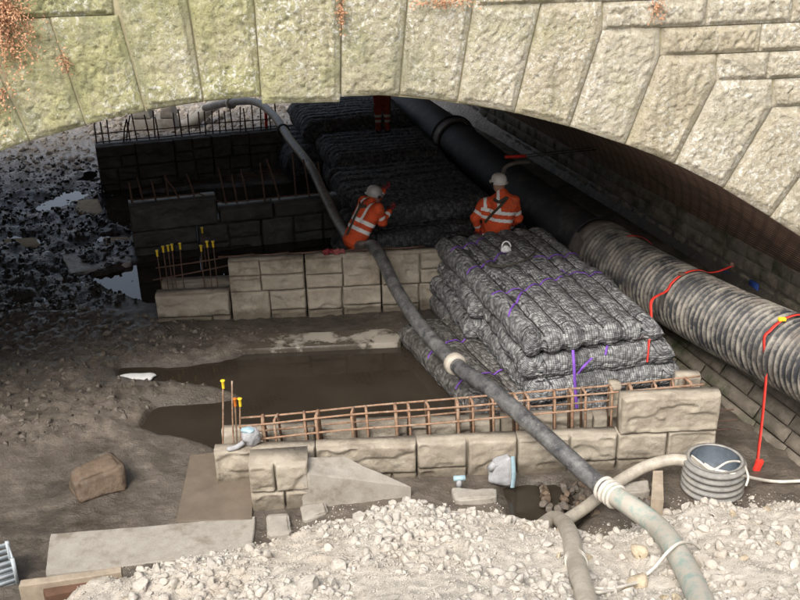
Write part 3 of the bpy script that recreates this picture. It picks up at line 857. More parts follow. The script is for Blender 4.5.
# wall A (nearest)
A0, A1 = G(217, 490)[:2], G(713, 467)[:2]
La = np.linalg.norm(A1 - A0); bw = La / 5
blk = [(i * bw, bw, 0, .5, [1, 6, 4, 2, 4][i], 0) for i in range(5)] + [(4 * bw + .01, bw - .01, .5, .97, 1, .02)]
blk += [(i * bw * .96 + .02, bw * .96, 0, .45 + .02 * (i % 2), 1, -.50) for i in range(5)]
blk += [(4 * bw - .02, .13, .5, .93, 1, -.34), (5 * bw - .33, .28, .48, .92, 1, -.50)]
wA, a_p, a_e, a_n = block_wall(A0, A1, blk, "pale low two-leaf block wall with a rusty rebar cage, nearest the rubble heap", .17, 1)
# wall B (behind the puddle)
B0 = G(158, 326)[:2]; Bd = G(409, 313)[:2] - B0; Bd /= np.linalg.norm(Bd)
blk = [(0, 1.13, 0, .5, 6, -.02), (1.15, 1.15, 0, .5, 2, 0), (2.31, 1.15, 0, .5, 5, 0), (3.47, 1.15, 0, .5, 4, 0), (1.15, 1.15, .5, 1.0, 7, .01), (2.31, 1.15, .5, 1.0, 4, 0), (3.47, 1.15, .5, 1.0, 2, .01)]
blk += [(i * 1.15, 1.14, 0, .45 if i == 0 else .6, 1, -.62) for i in range(4)]
wB, b_p, b_e, b_n = block_wall(B0, B0 + Bd, blk, "patterned block wall across the channel that the leaning worker stands behind", .24, 2)
# wall C and D, in the dark
C0 = G(128, 206, 1.0)[:2]; C1 = G(304, 201, .76)[:2]
Lc = np.linalg.norm(C1 - C0)
blk = [(i * 1.16, 1.15, 0, .5, [3, 5, 2, 4, 1][i % 5], 0) for i in range(4)] + [(0, 1.55, .5, 1.0, 1, .02)] + [(1.58 + i * 1.0, .98, .5, .77, 1, 0) for i in range(3)]
wC, cc_p, cc_e, cc_n = block_wall(C0, C1, blk, "dark stepped block wall with bent starter bars, standing in black water", .4, 3, DAMP_SHADED)
D0 = G(95, 147, 1.0)[:2]; D1 = G(285, 129, 1.0)[:2]
Ld = np.linalg.norm(D1 - D0)
blk = [(i * Ld / 5, Ld / 5, z, z + .5, [5, 3, 2, 7, 4, 3, 1, 5, 2, 6][i + int(z * 10)], 0) for i in range(5) for z in (0, .5)]
wD, d_p, d_e, d_n = block_wall(D0, D1, blk, "black shaded block wall topped by a row of bars, below the pale far bank", .5, 4, DAMP_SHADED)
# concrete footing strip at the foot of wall B
fb = [G(225, 350, .085), G(402, 342, .085), G(404, 328, .085), G(222, 335, .085)]
v_, f_ = rough_hexa([p - np.array([0, 0, .2]) for p in fb], fb, 10, .012, 3, 4, .02)
M("concrete_footing", v_, f_, FOOT, label="wet pale concrete footing strip lying at the foot of the patterned block wall", cat="footing")

# ------------------------------------------------------------------ reinforcement
def bar(path, r=.009, seg=6): return tubeq(path, r, seg)
cA = E("rebar_cage", a_p + a_e * 2.5 - a_n * .55, "long rusty rebar cage rising from the pale two-leaf wall", "rebar cage")
def onA(x, o, z): return a_p + a_e * x + a_n * o + np.array([0, 0, z])
ztop = lambda x: .68 + .05 * x
for o in (-.22, -.40):
    for k, zo in enumerate((0, -.19)):
        pts = [onA(x, o + .01 * math.sin(x * 3 + k), ztop(x) + zo + .008 * math.sin(x * 2.1 + o * 9)) for x in np.linspace(.28 if zo == 0 else .4, 5.55, 24)]
        v_, f_ = bar(pts, .013); M("long_bar", v_, f_, RUST, cA)
r = np.random.default_rng(8)
for i, x in enumerate([.55, .68, 1.02, 1.15, 1.55, 1.72, 2.05, 2.2, 2.42, 2.75, 2.92, 3.15, 3.42, 3.55, 3.85, 4.05, 4.2, 4.5, 4.72, 5.0, 5.2, 5.4]):
    x2 = x + r.uniform(-.03, .03); zt = ztop(x) + .012
    pts = [onA(x + .02, -.23, .20), onA(x, -.23, zt - .03), onA(x, -.25, zt), onA(x2, -.38, zt), onA(x2, -.41, zt - .03), onA(x2 + .03, -.41, .20)]
    v_, f_ = bar(pts, .016 if i % 3 else .021); M("stirrup", v_, f_, RUST, cA)
for z, sx in ((.56, 0), (.42, .05), (.30, 0)):
    v_, f_ = bar([onA(5.1, -.3, z), onA(5.95 + sx, -.3, z + .01)], .007); M("long_bar", v_, f_, DARKRUST, cA)
capV, capF = lathe([(0.001, .036), (.018, .036), (.021, .03), (.013, .02), (.012, -.035), (0.012, -.04), (0.001, -.04)], 12)
def starter(base, top, cap, label, group, rr=.010, m=None):
    S = E("starter_bar", base, label, "starter bar", group)
    base = np.array(base); top = np.array(top)
    mid = (base + top) / 2 + rng.normal(0, .008, 3)
    v_, f_ = bar(smoothpath([base, mid, top], 5), rr); M("bar", v_, f_, m or RUST, S)
    if cap:
        M("cap", capV * 1.35 + top, capF, cap, S, True)
for (u0, v0, u1, v1, cap, off, lab) in [(222, 449, 223, 384, YELLOW, -.24, "tallest yellow-capped starter bar at the free end of the pale wall"), (233, 449, 232, 381, None, -.26, "bare starter bar without a cap between the capped ones on the pale wall"),
                                   (236, 449, 235, 402, ORANGECAP, -.34, "short starter bar with an orange cap on the pale wall"), (242, 449, 240, 402, YELLOW, -.30, "short yellow-capped starter bar beside the orange-capped one")]:
    Yb = (a_p - a_n * -off)[1] if False else a_p[1] - off
    starter(AY(u0, v0 - 4, Yb) - np.array([0, 0, .12]), AY(u1, v1, Yb), cap, lab, None)
for i, (u, vt) in enumerate([(157, 253), (163, 249), (168, 248), (172, 247), (180, 246), (201, 248), (207, 244), (213, 244), (202, 230)]):
    Yb = b_p[1] + .30 + .12 * (i % 3) + (1.4 if i == 8 else 0)
    top = AY(u, vt, Yb); starter((top[0], top[1], .2), top, YELLOW, "yellow-capped starter bar in the row of five at the patterned wall's low end" if i < 5 else ("thin yellow-capped starter bar in the row of three beside the patterned wall" if i < 8 else "lone yellow-capped bar standing in the water behind the other capped bars"), None if i == 8 else ("row of five capped bars" if i < 5 else "row of three capped bars"), .008, DARKRUST)
cB = E("rebar_cage", b_p + b_e * .6 - b_n * .4, "pair of rusty horizontal bars tied across capped starter bars", "rebar cage")
for (u0, v0, u1, v1) in ((153, 280, 240, 263), (156, 268, 234, 256)):
    v_, f_ = bar([AY(u0, v0, b_p[1] + .42), AY((u0 + u1) / 2, (v0 + v1) / 2 + .5, b_p[1] + .44), AY(u1, v1, b_p[1] + .46)], .011); M("long_bar", v_, f_, DARKRUST, cB)
for x0 in np.arange(1.3, 4.4, .52):
    v_, f_ = bar([b_p + b_e * (x0 - .3) - b_n * .18 + np.array([0, 0, 1.02]), b_p + b_e * x0 - b_n * .12 + np.array([0, 0, 1.04]), b_p + b_e * (x0 + .25) - b_n * .2 + np.array([0, 0, 1.03])], .012)
    M("link_bar", v_, f_, DARKRUST, cB)
cD = E("rebar_cage", d_p + d_e * 2.4 - d_n * .25 + np.array([0, 0, .9]), "row of dark upright bars along the top of the black far wall", "rebar cage")
r = np.random.default_rng(4)
for u in (97, 104, 110, 123, 126, 131, 138, 151, 156, 160, 177, 183, 191, 202, 207, 214, 221, 228, 235, 241, 247, 255, 262, 273, 279):
    q = G(u, 147 - (u - 95) * .095, 1.0); q = q - d_n * r.uniform(.12, .35)
    lean = r.normal(0, .03, 2) + (np.array([.15, 0]) if u in (123, 126) else 0)
    v_, f_ = bar([q - np.array([0, 0, .15]), q + np.array([lean[0] / 2, lean[1] / 2, .28]), q + np.array([lean[0], lean[1], r.uniform(.45, .62)])], .016, 6)
    M("bar", v_, f_, DARKRUST, cD)
for zo in (.22, .04):
    v_, f_ = bar([d_p + d_e * x - d_n * .22 + np.array([0, 0, 1.0 + zo + .01 * math.sin(x * 3)]) for x in np.linspace(.05, Ld - .1, 12)], .013); M("long_bar", v_, f_, DARKRUST, cD)
v_, f_ = bar([G(268, 130, 1.0) - d_n * .2, G(268, 130, 1.0) - d_n * .2 + np.array([0.02, 0, .62])], .035, 8)
S_ = M("red_post", v_, f_, RED, label="short red post among the dark bars of the far wall", cat="post")
cC = E("rebar_cage", cc_p + cc_e * 1.8 - cc_n * .3 + np.array([0, 0, .7]), "bent dark starter bars standing on the stepped wall in the water", "rebar cage")
for i, x in enumerate([.08, .28, .5, .72, .95, 1.2, 1.75, 1.95, 2.15, 2.45, 2.75, 3.05, 3.3, 3.55]):
    zb = 1.0 if x < 1.5 else .77
    q = cc_p + cc_e * x - cc_n * r.uniform(.15, .35); ht = r.uniform(.35, .45) if x < 1.5 else r.uniform(.5, .8)
    lean = r.normal(0, .05, 2) + (np.array([-.25, 0]) if i == 4 else np.array([-.08, 0]))
    v_, f_ = bar([q + np.array([0, 0, zb - .15]), q + np.array([lean[0] / 2, lean[1] / 2, zb + ht / 2]), q + np.array([*lean, zb + ht])], .017); M("bar", v_, f_, DARKRUST, cC)
v_, f_ = bar([cc_p + cc_e * x - cc_n * .2 + np.array([0, 0, (1.04 if x < 1.5 else .82)]) for x in np.linspace(.05, 3.7, 10)], .014); M("long_bar", v_, f_, DARKRUST, cC)

# ------------------------------------------------------------------ rock-filled net mattresses
def mattress(cx, cy, z0, L, W, n, yaw, T, label, group=None, straps=(), seed=0, tilt=0.0, mat=None):
    """a flat quilted net bag: n stone-filled ridges side by side, pinched along the seams"""
    mat = mat or NET
    m = E("rock_mattress", (cx, cy, z0), label, "rock mattress", group)
    m.rotation_euler = (tilt, 0, yaw)
    sd3 = seed * 5.31; gd = .16 if mat is NETD else .30
    def surf(x, y, up):
        P = p3(x, y, sd3)
        seam = (x + W / 2) / W * n + .18 * fbm(p3(y * 1.3, x * .5, sd3), 2, seed + 3)
        fr = np.abs(seam - np.round(seam)) * W / n                      # metres from the nearest seam
        groove = np.exp(-(fr / .045) ** 2)
        inner = (np.round(seam) > .5) & (np.round(seam) < n - .5)
        groove = groove * inner
        ex = W / 2 - np.abs(x)
        ey = L / 2 - np.abs(y)
        rd = T * .48
        q = 1 - np.clip(np.minimum(ex, ey) / rd, 0, 1)
        qx = 1 - np.clip(ex / rd, 0, 1); qy = 1 - np.clip(ey / rd, 0, 1)
        e = np.clip(1 - qx ** 2.3, 0, 1) ** .5 * np.clip(1 - qy ** 2.3, 0, 1) ** .5
        lump = .016 * fbm(P * np.array([9, 7, 1]), 3, seed + 5, .7) + .022 * fbm(P * 2.1, 2, seed + 6)
        sag = .03 * fbm(P * .9, 2, seed + 9)
        hh = T / 2 * e * (1 - gd * groove) + lump * np.minimum(e * 1.5, 1)
        return T / 2 + sag + (hh if up else -hh * .98)
    nx = int(W / .026); ny = int(L / .030)
    def ax_(n_, H): 
        u = np.linspace(-1, 1, n_); return np.sign(u) * (1 - (1 - np.abs(u)) ** 1.9) * H
    X_, Y_ = np.meshgrid(ax_(nx, W / 2), ax_(ny, L / 2), indexing='ij')
    V = []; UVs = []; Fs = []
    I = np.arange(nx * ny).reshape(nx, ny)
    f = np.stack([I[:-1, :-1], I[1:, :-1], I[1:, 1:], I[:-1, 1:]], -1).reshape(-1, 4)
    jx = .025 * fbm(p3(X_ * 6, Y_ * 6, sd3), 2, seed + 11); jy = .025 * fbm(p3(X_ * 6, Y_ * 6, sd3 + 5), 2, seed + 12)
    for k, up in enumerate((True, False)):
        Zt = surf(X_, Y_, up)
        bord = (np.abs(X_) > W / 2 - 1e-6) | (np.abs(Y_) > L / 2 - 1e-6)
        if k == 0: Zb = Zt
        else: Zt = np.where(bord, Zb, Zt)
        sm = (X_ + W / 2) / W * n; fr_ = np.abs(sm - np.round(sm)) * W / n; inn = (np.round(sm) > .5) & (np.round(sm) < n - .5)
        pin = 1 - .05 / (L / 2) * np.exp(-(fr_ / .05) ** 2) * inn * sstep(L / 2 - .35, L / 2, np.abs(Y_)) + .05 * fbm(p3(X_ * 4, sd3, 4), 2, seed + 1)
        pix = 1 + .05 * fbm(p3(Y_ * 3, sd3, 0), 2, seed)
        V.append(np.stack([X_ * pix + jx, Y_ * pin + jy, Zt], -1).reshape(-1, 3))
        wx = sstep(W / 2 - T, W / 2 - T * .3, np.abs(X_)); wy = sstep(L / 2 - T, L / 2 - T * .3, np.abs(Y_))
        UVs.append(np.stack([X_ - np.sign(X_) * Zt * wx, Y_ - np.sign(Y_) * Zt * wy], -1).reshape(-1, 2))
        Fs.append((f if up else f[:, ::-1]) + k * nx * ny)
    O("net_bag", MD("net_bag", np.concatenate(V), np.concatenate(Fs), mat, True, np.concatenate(UVs)), m)
    ropes = []
    for q_ in (range(1, n) if mat is not NETD else ()):
        ys_ = np.linspace(-L / 2 + .10, L / 2 - .10, 30); x_ = np.full(30, -W / 2 + q_ * W / n)
        for _ in range(3): x_ = -W / 2 + (q_ - .18 * fbm(p3(ys_ * 1.3, x_ * .5, sd3), 2, seed + 3)) * W / n
        zz_ = surf(x_, ys_, True)
        ropes.append(tubeq(np.stack([x_, ys_, zz_ + .006], -1), .011, 6))
    if ropes: O("lacing", MD("lacing", *join(ropes), BOOT, True), m)
    for (y0, y1, x0, x1, drop) in straps:
        xs = np.linspace(x0, x1, 44); ys_ = y0 + (y1 - y0) * (xs - x0) / (x1 - x0) + .04 * np.sin(xs * 7 + seed)
        zs = surf(xs, ys_, True) + .014
        P_ = np.stack([xs, ys_, zs], -1); sd_ = np.array([(y0 - y1) * .7, 1.0 * abs(x1 - x0), 0]); sd_ = sd_ / np.linalg.norm(sd_)
        Vv = np.concatenate([P_ - sd_ * .013, P_ + sd_ * .013, P_ - sd_ * .013 + [0, 0, .006], P_ + sd_ * .013 + [0, 0, .006]]); k = len(P_)
        i_ = np.arange(k - 1)
        Ff = np.concatenate([np.stack([i_ + a, i_ + 1 + a, i_ + 1 + b, i_ + b], -1) for a, b in ((0, k), (3 * k, 2 * k), (2 * k, 0), (k, 3 * k))])
        O("strap", MD("strap", Vv, Ff, PURPLE), m)
    return m
PY = math.radians(13)
pe = np.array([-math.sin(PY), math.cos(PY)]); px = np.array([math.cos(PY), math.sin(PY)])
FM = np.array([2.36, 11.02])
g1 = "mattresses of the big stack"
def at(a, b): return FM + px * a + pe * b
q = at(0, 1.0); mattress(*q, .86, 2.1, 1.80, 7, PY, .34, "topmost rock-filled net mattress of the tall stack, front half, ridges running lengthwise", g1, [(.35, .62, -.86, .25, 0), (-.35, .35, -.86, -.45, 0), (.85, .6, .3, .85, 0)], 1)
q = at(-.06, 2.9); mattress(*q, .85, 1.9, 1.80, 7, PY + .04, .34, "topmost rock-filled net mattress of the tall stack, where the white container lies", g1, [(-.6, -.1, -.88, -.1, 0), (.2, .55, -.85, -.2, 0), (-.4, -.55, .2, .85, 0)], 2)
q = at(.10, .88); mattress(*q, .57, 1.98, 1.95, 5, PY + math.pi / 2 - .05, .33, "rock-filled net mattress with crosswise ridges, second from the top of the tall stack", g1, [(-.1, -.3, -.95, -.3, 0)], 3)
q = at(-.02, 2.8); mattress(*q, .57, 1.98, 1.95, 5, PY + math.pi / 2, .33, "lumpy rock-filled mattress in the tall stack below the white container", g1, (), 4)
q = at(.12, .84); mattress(*q, .28, 2.08, 2.0, 5, PY + math.pi / 2 + .03, .33, "rock-filled net mattress third from the top of the tall stack, purple strap hanging", g1, (), 5)
q = at(-.05, 2.8); mattress(*q, .28, 2.1, 2.0, 5, PY + math.pi / 2, .33, "lower rear rock-filled mattress of the tall stack beside the patterned wall", g1, (), 6)
q = at(.08, .95); mattress(*q, -.02, 2.15, 2.1, 7, PY, .33, "bottom rock-filled mattress of the tall stack, behind the rusty cage", g1, (), 7)
q = at(-.05, 3.0); mattress(*q, -.02, 2.0, 2.1, 7, PY, .33, "bottom rear rock-filled mattress of the tall stack", g1, (), 8)
q = at(-1.22, 1.45); mattress(*q, -.03, 2.7, .95, 3, PY + .12, .36, "low muddy rock-filled mattress slumped at the edge of the brown water", None, [(.2, .45, -.45, .2, 0), (-.75, -.6, -.45, .45, 0)], 9, 0.0, NETM)
# loose strap hanging down the front of the stack
def ribbon(name, pts, w, mat, side=(1, 0, 0), parent=None, th=.004, n=8, **kw):
    P_ = smoothpath(pts, n); sd_ = np.array(side, float); k = len(P_)
    Tn = np.gradient(P_, axis=0); Tn /= np.linalg.norm(Tn, axis=1, keepdims=True)
    S_ = sd_ - Tn * (Tn @ sd_)[:, None]; S_ /= np.linalg.norm(S_, axis=1, keepdims=True)
    Nn = np.cross(Tn, S_) * th
    V = np.concatenate([P_ - S_ * w / 2 - Nn, P_ + S_ * w / 2 - Nn, P_ + S_ * w / 2 + Nn, P_ - S_ * w / 2 + Nn])
    i_ = np.arange(k - 1); F = np.concatenate([np.stack([i_ + a * k, i_ + 1 + a * k, i_ + 1 + b * k, i_ + b * k], -1) for a, b in ((0, 1), (1, 2), (2, 3), (3, 0))])
    return M(name, V, F, mat, parent, True, **kw)
Yf = 10.72
ribbon("lifting_strap", [AY(573, 350, Yf + .1), AY(574, 365, Yf), AY(575, 385, Yf - .02), AY(577, 412, Yf)], .035, PURPLE, (1, 0, 0), label="purple strap hanging straight down the front of the mattress stack", cat="strap")
ribbon("lifting_strap", [AY(578, 374, Yf), AY(584, 366, Yf), AY(592, 358, Yf + .1)], .03, PURPLE, (1, 0, .3), label="short purple strap tail branching off the hanging strap", cat="strap")
g2 = "mattresses of the dark stack"
for i, (x, y, z, L, W, n_, yw, T, lab) in enumerate([
    (.25, 16.55, 0, 2.6, 1.9, 5, PY + 1.57, .40, "dark rock mattress at the foot of the shaded stack, nearest the leaning worker"),
    (1.85, 16.3, 0, 2.2, 1.5, 5, PY, .40, "dark rock mattress below the crouching worker"),
    (1.55, 15.75, .38, 1.7, 1.5, 5, PY + 1.57, .34, "dark rock mattress that the crouching worker kneels on"),
    (.30, 16.75, .38, 2.5, 1.8, 5, PY + 1.57, .40, "shaded rock mattress in front of the leaning worker's hands"),
    (.35, 17.05, .76, 2.4, 1.7, 5, PY + 1.60, .38, "topmost rock mattress of the shaded stack between the two workers"),
    (.1, 18.7, 0, 2.3, 2.2, 5, PY, .55, "dark rock mattress lying behind the shaded stack"),
    (.05, 18.6, .52, 2.6, 1.9, 5, PY + 1.57, .5, "upper dark rock mattress at the back of the shaded stack"),
    (-.2, 20.6, 0, 2.5, 2.4, 8, PY + 1.57, .65, "rock mattress at the bottom of the far black stack"),
    (-.35, 20.7, .62, 2.4, 2.2, 9, PY + 1.57, .5, "rock mattress in the middle of the far black stack"),
    (-1.5, 22.9, 0, 2.6, 2.6, 6, PY + 1.57, .8, "lowest rock mattress behind the end of the far wall"),
    (-1.1, 23.0, .78, 2.5, 2.4, 9, PY + 1.57, .6, "rock mattress on which the distant figure stands"),
]):
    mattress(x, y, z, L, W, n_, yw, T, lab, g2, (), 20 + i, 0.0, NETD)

# ------------------------------------------------------------------ the big pipe
dP = .30
cpts = [PL(u, v_, BASE + NB * dP, NB) for (u, v_) in [(800, 357), (700, 308), (600, 250), (520, 192), (455, 140), (395, 97)]]
dirn = (cpts[0] - cpts[1]) / np.linalg.norm(cpts[0] - cpts[1])
line = smoothpath([cpts[0] + dirn * 2.6] + cpts, 40)
Ls = np.concatenate([[0], np.cumsum(np.linalg.norm(np.diff(line, axis=0), axis=1))])
def pipe_at(s): return np.stack([np.interp(s, Ls, line[:, i]) for i in range(3)], -1)
def s_of(p): return Ls[np.argmin(np.linalg.norm(line - p, axis=1))]
sJ = s_of(cpts[2])
pr = E("drain_pipe", pipe_at(sJ / 2) - np.array([0, 0, .45]), "big black pipe lying along the abutment, ribbed and muddy in front, smooth behind", "pipe")
ss = np.arange(0, sJ - .12, .0125)
PITCHC = .10
rr = .425 + .022 * np.clip(1.6 * np.sin(2 * math.pi * (ss / PITCHC - .25)), -1, 1)
v_, f_, uv_ = tube(pipe_at(ss), rr, 56, True, True)
uv_[:, 1] = np.where(np.isfinite(uv_[:, 1]), uv_[:, 1], 0)
o = M("ribbed_section", v_, f_, PIPE, pr, True, uv_); o["label"] = "ribbed muddy pipe section"
ss2 = np.linspace(sJ - .2, Ls[-1], 60)
v_, f_ = tube(pipe_at(ss2), .41, 48); o = M("smooth_section", v_, f_, BLACKP, pr, True); o["label"] = "smooth black pipe section"
def band(s, w, r0, mat, name):
    q = np.array([-w / 2, -w / 2 + .02, -w / 2 + .021, 0, w / 2 - .021, w / 2 - .02, w / 2])
    v_, f_ = tube(pipe_at(s + q), [r0 - .03, r0, r0, r0 + .006, r0, r0, r0 - .03], 48, False); M(name, v_, f_, mat, pr, True)
band(sJ - .05, .42, .475, COUPL, "coupling"); band(sJ + .13, .05, .49, BLACKP, "coupling_lip"); band(sJ - .26, .05, .485, COUPL, "coupling_lip")
sK = s_of(cpts[4]); band(sK, .32, .465, COUPL, "coupling"); band(sK + .14, .06, .50, BLACKP, "coupling_lip")
# red straps
def ring_pts(s, r, degs):
    p = pipe_at(s); t = pipe_at(s + .05) - pipe_at(s - .05); t /= np.linalg.norm(t)
    side = np.cross(t, [0, 0, 1.0]); side /= np.linalg.norm(side); up = np.cross(side, t)
    return [p + r * (math.cos(math.radians(d)) * side + math.sin(math.radians(d)) * up) for d in degs], t
for (u, v_, lab, hang, hook) in [(693, 304, "red strap over the ribbed pipe, loose end hanging beside the mattress stack", (647, 362), False), (795, 352, "long red strap hanging from the ribbed pipe to a buckle near the ground", (757, 470), True), (628, 266, "short red strap end on top of the pipe joint", None, False)]:
    s = s_of(PL(u, v_, BASE + NB * dP, NB))
    if hang:
        degs = [60, 75, 90, 105, 120, 135, 150]
        P_, t = ring_pts(s, .465, degs)
        wallp = P_[0] + NB * .45 + EB * .15 + np.array([0, 0, -.02])
        Pe = PL(hang[0], hang[1], P_[-1], t)
        down = [P_[-1] * (1 - k) + (Pe if True else 0) * k for k in (.25, .5, .75, 1.0)]
        if hook: down = [AY(766, 372, P_[-1][1] - .10), AY(764, 400, P_[-1][1] - .2), AY(761, 430, P_[-1][1] - .3), AY(757, 464, P_[-1][1] - .45)]; Pe = down[-1]
        if not hook: down = [AY(652, 300, P_[-1][1] - .3), AY(651, 318, P_[-1][1] - .55), AY(649, 340, P_[-1][1] - .85), AY(647, 362, P_[-1][1] - .95)]; Pe = down[-1]
        path = [wallp, (wallp + P_[0]) / 2 + np.array([0, 0, -.02])] + P_ + down
        S = E("tie_down_strap", Pe, lab, "strap")
        ribbon("webbing", path, .046, RED, t, S, .0015)
        v_, f_ = box(-.03, .03, -.02, .02, -.05, .05); M("hook", v_ + wallp, f_, DARKRUST, S)
        P3, _ = ring_pts(s, .475, [112])
        v_, f_ = rough_hexa([P3[0] + np.array(q_) for q_ in ((-.045, -.03, -.02), (.045, -.03, -.02), (.045, .03, -.02), (-.045, .03, -.02))], [P3[0] + np.array(q_) for q_ in ((-.045, -.03, .02), (.045, -.03, .02), (.045, .03, .02), (-.045, .03, .02))], 4, .004, 9, 3, .008)
        M("ratchet", v_, f_, YELLOW if hook else DARKRUST, S)
        if hook:
            v_, f_ = rough_hexa([Pe + np.array(q_) for q_ in ((-.05, -.03, -.12), (.03, -.03, -.14), (.03, .03, -.14), (-.05, .03, -.12))], [Pe + np.array(q_) for q_ in ((-.01, -.03, .05), (.07, -.03, .05), (.07, .03, .05), (-.01, .03, .05))], 4, .004, 9, 5, .01)
            M("buckle", v_, f_, RED, S)
    else:
        P_, t = ring_pts(s, .49, [40, 60, 80, 95])
        S = E("tie_down_strap", P_[0], lab, "strap"); ribbon("webbing", P_, .046, RED, t, S, .0015)

# ------------------------------------------------------------------ hoses
def hose(name, pts, r, mat, label, cat="hose", parent=None, n=14, seg=16):
    P_ = smoothpath(pts, n)
    P_ = P_ + .006 * np.stack([fbm(P_ * 2 + i * 7, 2, i) for i in range(3)], -1)
    v_, f_ = tube(P_, r, seg)
    return M(name, v_, f_, mat, parent, True, label=label, cat=cat), P_
def hit(u, v, lift):
    ys_ = np.arange(4.5, 11, .02); d = ray(u, v); P_ = CAM + d[None] * (ys_ / d[1])[:, None]
    g_ = P_[:, 2] - terrain(P_[:, 0], P_[:, 1]) - lift
    k_ = np.argmax(g_ < 0); return P_[k_]
hz = E("suction_hose", G(455, 367, .0), "long thick hose draped over three block walls, black then mint green", "hose")
p1 = [AY(205, 108, 25.0), AY(228, 103, 24), AY(255, 102, 22.8), AY(274, 116, 21.2), AY(290, 140, 19.6), AY(310, 166, 18.2), AY(325, 196, 17.1), AY(340, 226, 16.1), AY(352, 243, 15.3), AY(363, 246, 14.75), AY(374, 247, 14.3)]
p2 = [AY(369, 246, 14.5), AY(374, 247, 14.3), AY(383, 262, 13.9), AY(398, 292, 13.2), AY(422, 328, 12.1), AY(455, 364, 11.0), AY(487, 387, 10.2), AY(525, 418, 9.55), AY(562, 452, 9.0), AY(590, 477, 8.65), AY(612, 494, 8.4)]
p3_ = [AY(608, 491, 8.45), AY(632, 507, 8.1)] + [hit(u, v, .085) for u, v in ((655, 524), (673, 546), (690, 577), (706, 615), (722, 660))]
for pp, mt, nm, rad, lb in ((p1, HOSEG, "rear_length", .085, "wet grey-brown length of hose"), (p2, HOSEB, "middle_length", .096, "black dusty length of hose"), (p3_, HOSEM, "front_length", .103, "mint green dusty length of hose")):
    o, _ = hose(nm, pp, rad, mt, None, None, hz); o["label"] = lb
def collar(p, t, r, w, mat, name, parent, n=1, gap=.05):
    t = t / np.linalg.norm(t)
    for k in range(n):
        c = p + t * (k - (n - 1) / 2) * gap
        v_, f_ = tube([c - t * w / 2, c - t * w * .3, c + t * w * .3, c + t * w / 2], [r * .9, r, r, r * .9], 20); M(name, v_, f_, mat, parent, True)
collar((p2[-1] + p3_[0]) / 2, p3_[1] - p2[-2], .132, .035, CABLE, "clamp_ring", hz, 4, .06)
collar(p2[5], p2[6] - p2[4], .14, .12, HOSEC, "clamp_ring", hz)
collar(AY(283, 130, 20.3), p1[4] - p1[3], .13, .08, BLACKP, "clamp_ring", hz)
collar(AY(231, 103, 23.9), p1[2] - p1[0], .14, .1, HOSEC, "clamp_ring", hz)
hose("discharge_hose", [AY(560, 524, 8.35), AY(585, 508, 8.7), AY(615, 484, 9.05), AY(645, 467, 9.25), AY(672, 460, 9.3), AY(690, 463, 9.25), AY(703, 474, 9.2)], .065, HOSEC, "pale hose curving into the ribbed plastic ring")
hose("stub_hose", [AY(540, 520, 8.3) - [0, 0, .1]] + [hit(u, v, .06) for u, v in ((556, 518), (569, 532), (574, 552), (580, 577), (592, 620))], .085, HOSEC, "short cream hose half buried in the limestone rubble")
collar(hit(576, 562, .06), hit(580, 577, .06) - hit(574, 552, .06), .10, .03, CABLE, "clamp_ring", bpy.data.objects["stub_hose"], 3, .05)
hose("loose_cable", [hit(u, v, l_) for u, v, l_ in ((640, 582, .03), (612, 588, .03), (590, 588, .03), (600, 592, .03), (630, 585, .04), (652, 570, .05), (668, 552, .2), (680, 543, .22), (692, 543, .12), (700, 548, .03))], .014, CABLE, "thin white cable looped over the mint green hose end", "cable")
hose("loose_cable", [AY(704, 464, 9.05), AY(715, 470, 9.0), AY(735, 474, 8.95), hit(770, 481, .04), hit(800, 481, .04), hit(850, 478, .04)], .018, CABLE, "thin white cable running from the ribbed ring to the abutment", "cable")
hose("loose_cable", [AY(692, 456, 9.15), AY(700, 462, 9.0), AY(712, 470, 8.98), AY(728, 462, 9.1), AY(742, 463, 9.15), AY(748, 476, 8.9), AY(746, 486, 8.8)], .012, CABLE, "thin white cord tangled over the rim of the ribbed ring", "cable")
# ribbed plastic ring
rp = G(711, 494, .0)
prf = [(.30, .5)]
for i in range(5):
    zb = .02 + i * .092
    prf = prf
out_p = []
for i in range(6):
    zb = i * .085
    out_p += [(.325, zb), (.365, zb + .012), (.375, zb + .032), (.365, zb + .052), (.325, zb + .062)]
V, F = lathe(out_p + [(.325, .51), (.335, .52), (.31, .525), (.295, .51)], 40)
S = E("ribbed_plastic_ring", rp, "upright ribbed grey plastic pipe ring at the end of the block wall", "pipe ring")
M("ribbed_shell", V * .9 + rp, F, RING, S, True)
V, F = lathe([(.292, .505), (.290, .02), (.001, .02)], 40); M("lining", V * .9 + rp, F, RINGIN, S, True)

